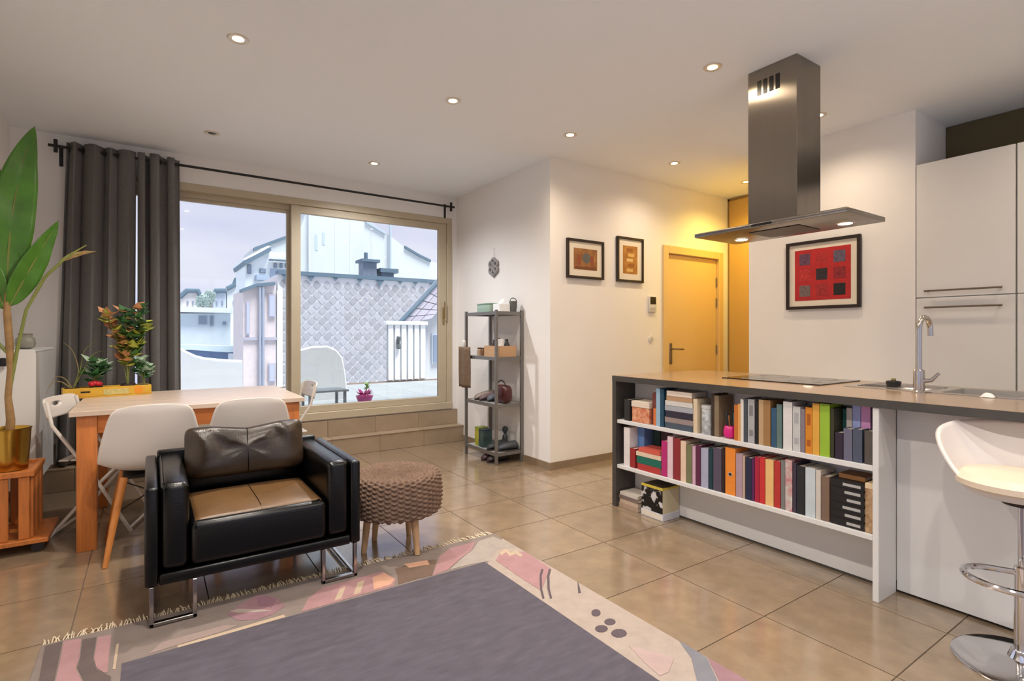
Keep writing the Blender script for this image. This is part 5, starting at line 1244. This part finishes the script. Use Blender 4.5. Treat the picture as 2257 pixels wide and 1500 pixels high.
while xx < xw1 - 0.2:
    s = rs.uniform(0.05, 0.14); prism(bm, [(xx - s, -0.06, zt_ + 8.999), (xx + s, -0.06, zt_ + 8.999), (xx, -0.06, zt_ + 8.999 - s * 1.5)], (0, -0.02, 0)); xx += rs.uniform(0.45, 0.75)
obj('coping', bm, M_blueg, sh_, 0)
for (a0, a1, b0, b1, cap, cb) in ((808, 838, 574, 612, (803, 843), 571), (849, 876, 598, 613, (844, 884), 592)):
    p, q = onY(a0, b0, YS), onY(a1, b1, YS)
    ch = obj('chimney', B(p.x, q.x, 0.31, 0.75, zt_ + 9.0, p.z + 9.0), mat('chimney_brick', (118, 132, 148), 0.8, var=0.12, vscale=6), sh_, 0)
    e, f = onY(cap[0], cb, YS), onY(cap[1], cb, YS)
    obj('chimney_cap', B(e.x, f.x, 0.20, 0.86, p.z + 9.0, e.z + 9.05), M_blueg, ch, 0)
    if cap[0] < 830: obj('flue', L([(0.06, 0), (0.06, 0.22), (0.04, 0.24)], 12, (e.x + 0.22, 0.5, e.z + 9.05)), M_blueg, ch)
# white house with tall gable behind
YG = 24.0
gh = thing('gable_house', 'tall white gabled house with grey downpipe rising behind the slate wall', 'building', (0, 0, 0))
wallp('wall', YG, ((560, 1000), (560, 545), (660, 508), (674, 470), (678, 300), (775, 300), (790, 470), (850, 512), (893, 545), (925, 562), (950, 576), (985, 584), (985, 1000)), M_hwhite, gh, 3.0)
wallp('verge', YG - 0.10, ((660, 508), (662, 514), (560, 552), (560, 545)), M_blueg, gh, 0.3)
wallp('verge', YG - 0.10, ((893, 541), (925, 560), (950, 572), (950, 577), (925, 565), (893, 546)), M_blueg, gh, 0.3)
wallp('verge', YG - 0.10, ((806, 484), (850, 510), (850, 516), (806, 490)), mat('pale_lead', (170, 186, 196), 0.6), gh, 0.2)
obj('downpipe', T([onY(860, 300, YG - 0.15), onY(860, 612, YG - 0.15)], 0.06, 8), mat('pale_lead', (170, 186, 196), 0.6), gh)
obj('corner_pipe', T([onY(682, 300, YG - 0.12), onY(682, 620, YG - 0.12)], 0.05, 8), mat('pipe_white', (206, 216, 220), 0.6), gh)
for (a0, a1, b0, b1) in ((694, 700, 516, 552), (710, 716, 512, 540)):
    rect('stain', YG, a0, a1, b0, b1, mat('damp_stain', (178, 196, 198), 0.9), gh, 0.01, -0.012)
for a in (738, 771, 818): rect('wall_joint', YG, a, a + 1.2, 480, 620, mat('joint_grey', (206, 214, 220), 0.9), gh, 0.01, -0.012)
# dormer house to its left
YD = 21.0
dh = thing('dormer_house', 'pale house with sloping dormer roof and small dark windows', 'building', (0, 0, 0))
wallp('wall', YD, ((540, 900), (541, 582), (596, 552), (600, 556), (640, 556), (648, 620), (648, 900)), mat('pale_render', (222, 232, 236), 0.85), dh, 2.5)
wallp('roof_edge', YD - 0.3, ((538, 574), (597, 544), (598, 552), (541, 583)), M_blueg, dh, 3.0)
wallp('roof_edge', YD - 0.3, ((536, 570), (590, 541), (597, 543), (540, 574)), mat('roof_pale', (214, 226, 234), 0.7), dh, 3.0)
for (a0, a1, b0, b1) in ((545, 553, 583, 603), (572, 585, 592, 602), (603, 610, 580, 590), (616, 622, 580, 590), (628, 634, 580, 590)):
    wn = rect('window', YD, a0, a1, b0, b1, M_blueg, dh, 0.05, -0.06); rect('pane', YD, a0 + 1, a1 - 1, b0 + 1, b1 - 1, M_winp, wn, 0.012, -0.075)
rect('balcony', YD, 560, 588, 608, 620, mat('balcony_blue', (150, 170, 190), 0.7), dh, 0.5, -0.55)
rect('eave', YD, 592, 646, 572, 578, M_blueg, dh, 0.3, -0.32)
rect('blue_panel', YD, 596, 646, 592, 618, mat('panel_blue', (158, 178, 200), 0.7), dh, 0.04, -0.045)
# pink brick house with pipes
YP = 15.5
ph_ = thing('pink_brick_house', 'narrow pinkish brick house with tall windows and drainpipes', 'building', (0, 0, 0))
wallp('wall', YP, ((536, 1100), (536, 638), (565, 626), (608, 624), (610, 1100)), M_pinkb, ph_, 2.0)
wallp('eave', YP - 0.15, ((533, 636), (566, 624), (606, 621), (608, 627), (567, 631), (534, 643)), M_blueg, ph_, 0.5)
rect('string_course', YP, 536, 609, 743, 749, mat('course_grey', (166, 168, 180), 0.8), ph_, 0.06, -0.062)
for (a0, a1, b0, b1) in ((541, 550, 664, 738), (591, 606, 648, 700), (591, 606, 800, 842)):
    wn = rect('window', YP, a0, a1, b0, b1, mat('window_grey', (176, 176, 188), 0.6), ph_, 0.05, -0.055); rect('pane', YP, a0 + 2, a1 - 2, b0 + 4, b1 - 3, mat('pane_lilac', (176, 184, 208), 0.3), wn, 0.012, -0.07)
for a in (573, 580): obj('drainpipe', T([onY(a, 632, YP - 0.1), onY(a, 900, YP - 0.1)], 0.035, 8), mat('pipe_grey_blue', (150, 160, 176), 0.6), ph_)
rect('pilaster', YP, 610, 622, 640, 1000, mat('pilaster_pale', (226, 236, 234), 0.8), ph_, 0.4, -0.05)
# sheds and far roofs to the left
YF = 30.0
fh_ = thing('flat_roof_house', 'low pale house with a bright flat roof among distant roofs', 'building', (0, 0, 0))
wallp('wall', YF, ((380, 1000), (380, 690), (508, 690), (508, 1000)), mat('far_wall', (206, 220, 226), 0.9, var=0.08, vscale=1.2), fh_, 4.0)
rect('roof_slab', YF, 370, 512, 676, 690, mat('far_roof_white', (206, 214, 220), 0.8), fh_, 4.5, -0.4)
for (a0, a1, b0, b1) in ((437, 456, 695, 715), (462, 470, 695, 718), (490, 498, 708, 716)):
    wn = rect('window', YF, a0, a1, b0, b1, mat('far_window', (176, 186, 200), 0.5), fh_, 0.05, -0.055); rect('pane', YF, a0 + 1, a1 - 1, b0 + 1, b1 - 1, M_winp, wn, 0.01, -0.07)
YB = 26.0
bh = thing('blue_roof_shed', 'shed with a blue grey roof beyond the curved parapet', 'building', (0, 0, 0))
wallp('wall', YB, ((380, 1000), (380, 772), (540, 772), (540, 1000)), mat('shed_wall', (110, 132, 168), 0.8, var=0.12, vscale=1.5), bh, 1.0)
wallp('roof', YB - 0.4, ((380, 758), (540, 764), (540, 776), (500, 776), (380, 768)), mat('shed_roof', (190, 208, 216), 0.7), bh, 2.0)
rect('white_box', YB, 499, 526, 778, 802, mat('far_roof_white', (206, 214, 220), 0.8), bh, 0.6, -1.2)
YC = 42.0
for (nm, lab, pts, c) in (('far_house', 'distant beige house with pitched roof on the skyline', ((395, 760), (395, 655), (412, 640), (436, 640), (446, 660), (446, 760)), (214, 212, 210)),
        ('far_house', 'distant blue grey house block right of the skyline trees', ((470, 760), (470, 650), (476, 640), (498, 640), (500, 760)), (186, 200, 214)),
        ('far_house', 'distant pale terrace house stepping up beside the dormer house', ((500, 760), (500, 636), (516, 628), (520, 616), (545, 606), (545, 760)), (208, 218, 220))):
    h_ = thing(nm, lab, 'building', (0, 0, 0))
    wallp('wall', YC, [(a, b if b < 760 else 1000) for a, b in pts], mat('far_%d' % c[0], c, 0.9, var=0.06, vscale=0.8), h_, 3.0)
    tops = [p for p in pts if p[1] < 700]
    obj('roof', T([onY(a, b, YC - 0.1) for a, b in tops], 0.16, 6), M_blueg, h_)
    a0 = (pts[0][0] + pts[-1][0]) / 2
    for dx in (-7, 5):
        wn = rect('window', YC, a0 + dx - 2, a0 + dx + 2, 662, 671, mat('far_window', (176, 186, 200), 0.5), h_, 0.05, -0.06); rect('pane', YC, a0 + dx - 1.4, a0 + dx + 1.4, 663, 670, M_winp, wn, 0.01, -0.075)
YT = 36.0
for (px_, py_c, rr, lab) in ((447, 668, 0.3, 'small distant tree on the skyline beside the beige house'), (463, 655, 0.25, 'slender distant tree on the skyline left of the blue grey house')):
    YT = 36.0 if px_ < 450 else 40.0; c = onY(px_, py_c, YT)
    t = thing('tree', lab, 'tree', (c.x, YT, -9.0))
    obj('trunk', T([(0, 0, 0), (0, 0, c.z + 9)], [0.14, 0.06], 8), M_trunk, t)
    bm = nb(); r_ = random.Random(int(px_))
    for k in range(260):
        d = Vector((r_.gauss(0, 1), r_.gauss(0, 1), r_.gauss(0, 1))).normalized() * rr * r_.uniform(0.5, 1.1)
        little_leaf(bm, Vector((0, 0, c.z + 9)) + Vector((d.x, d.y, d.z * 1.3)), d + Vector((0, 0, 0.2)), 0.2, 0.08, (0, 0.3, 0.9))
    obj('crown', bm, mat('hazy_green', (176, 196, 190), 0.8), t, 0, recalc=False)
# annexe with tiled pent roof on the right
YA = 11.0
an = thing('annexe', 'white annexe with a steep grey tiled roof beside the board fence', 'building', (0, 0, 0))
wallp('wall', YA, ((938, 1000), (938, 702), (948, 690), (1010, 620), (1010, 1000)), M_pwhite, an, 0.3)
P = poly(YA, ((866, 716), (935, 700), (948, 688), (1010, 610), (1010, 560), (968, 600)))
rp = [onY(866, 716, YA), onY(940, 702, YA), onY(1010, 622, YA), onY(1010, 562, YA)]
back = [onY(866, 716, YA) + Vector((0, 0.0, 0))]
bm = nb(); prism(bm, [(p.x, YA - 0.25, p.z) for p in rp], (0, 0.20, 0)); rf = obj('roof', bm, mat('roof_underlay', (150, 150, 162), 0.8), an, 0)
e0, e1 = onY(866, 716, YA), onY(1010, 562, YA); f0, f1 = onY(940, 702, YA), onY(1010, 622, YA)
for k in range(9):
    u0, u1 = k / 9, (k + 1) / 9 - 0.012
    a, b = e0.lerp(e1, u0), e0.lerp(e1, u1); c_, d_ = f0.lerp(f1, u1), f0.lerp(f1, u0)
    for m_ in range(3):
        v0, v1 = m_ / 3 + 0.012, (m_ + 1) / 3 - 0.012
        q = [a.lerp(d_, v0), b.lerp(c_, v0), b.lerp(c_, v1), a.lerp(d_, v1)]
        obj('roof_tile', prism(nb(), [(p.x, YA - 0.252, p.z) for p in q], (0, -0.03, 0)), mat('roof_tile_grey', (190, 188, 200), 0.7, rand=0.08), rf, 0)
obj('verge', T([(e0.x, YA - 0.28, e0.z), (e1.x, YA - 0.28, e1.z)], 0.05, 8), M_blueg, an)
wn = rect('window', YA, 950, 968, 735, 800, mat('annexe_window', (196, 210, 220), 0.5), an, 0.05, -0.055); rect('pane', YA, 952, 966, 738, 797, M_winp, wn, 0.012, -0.07)
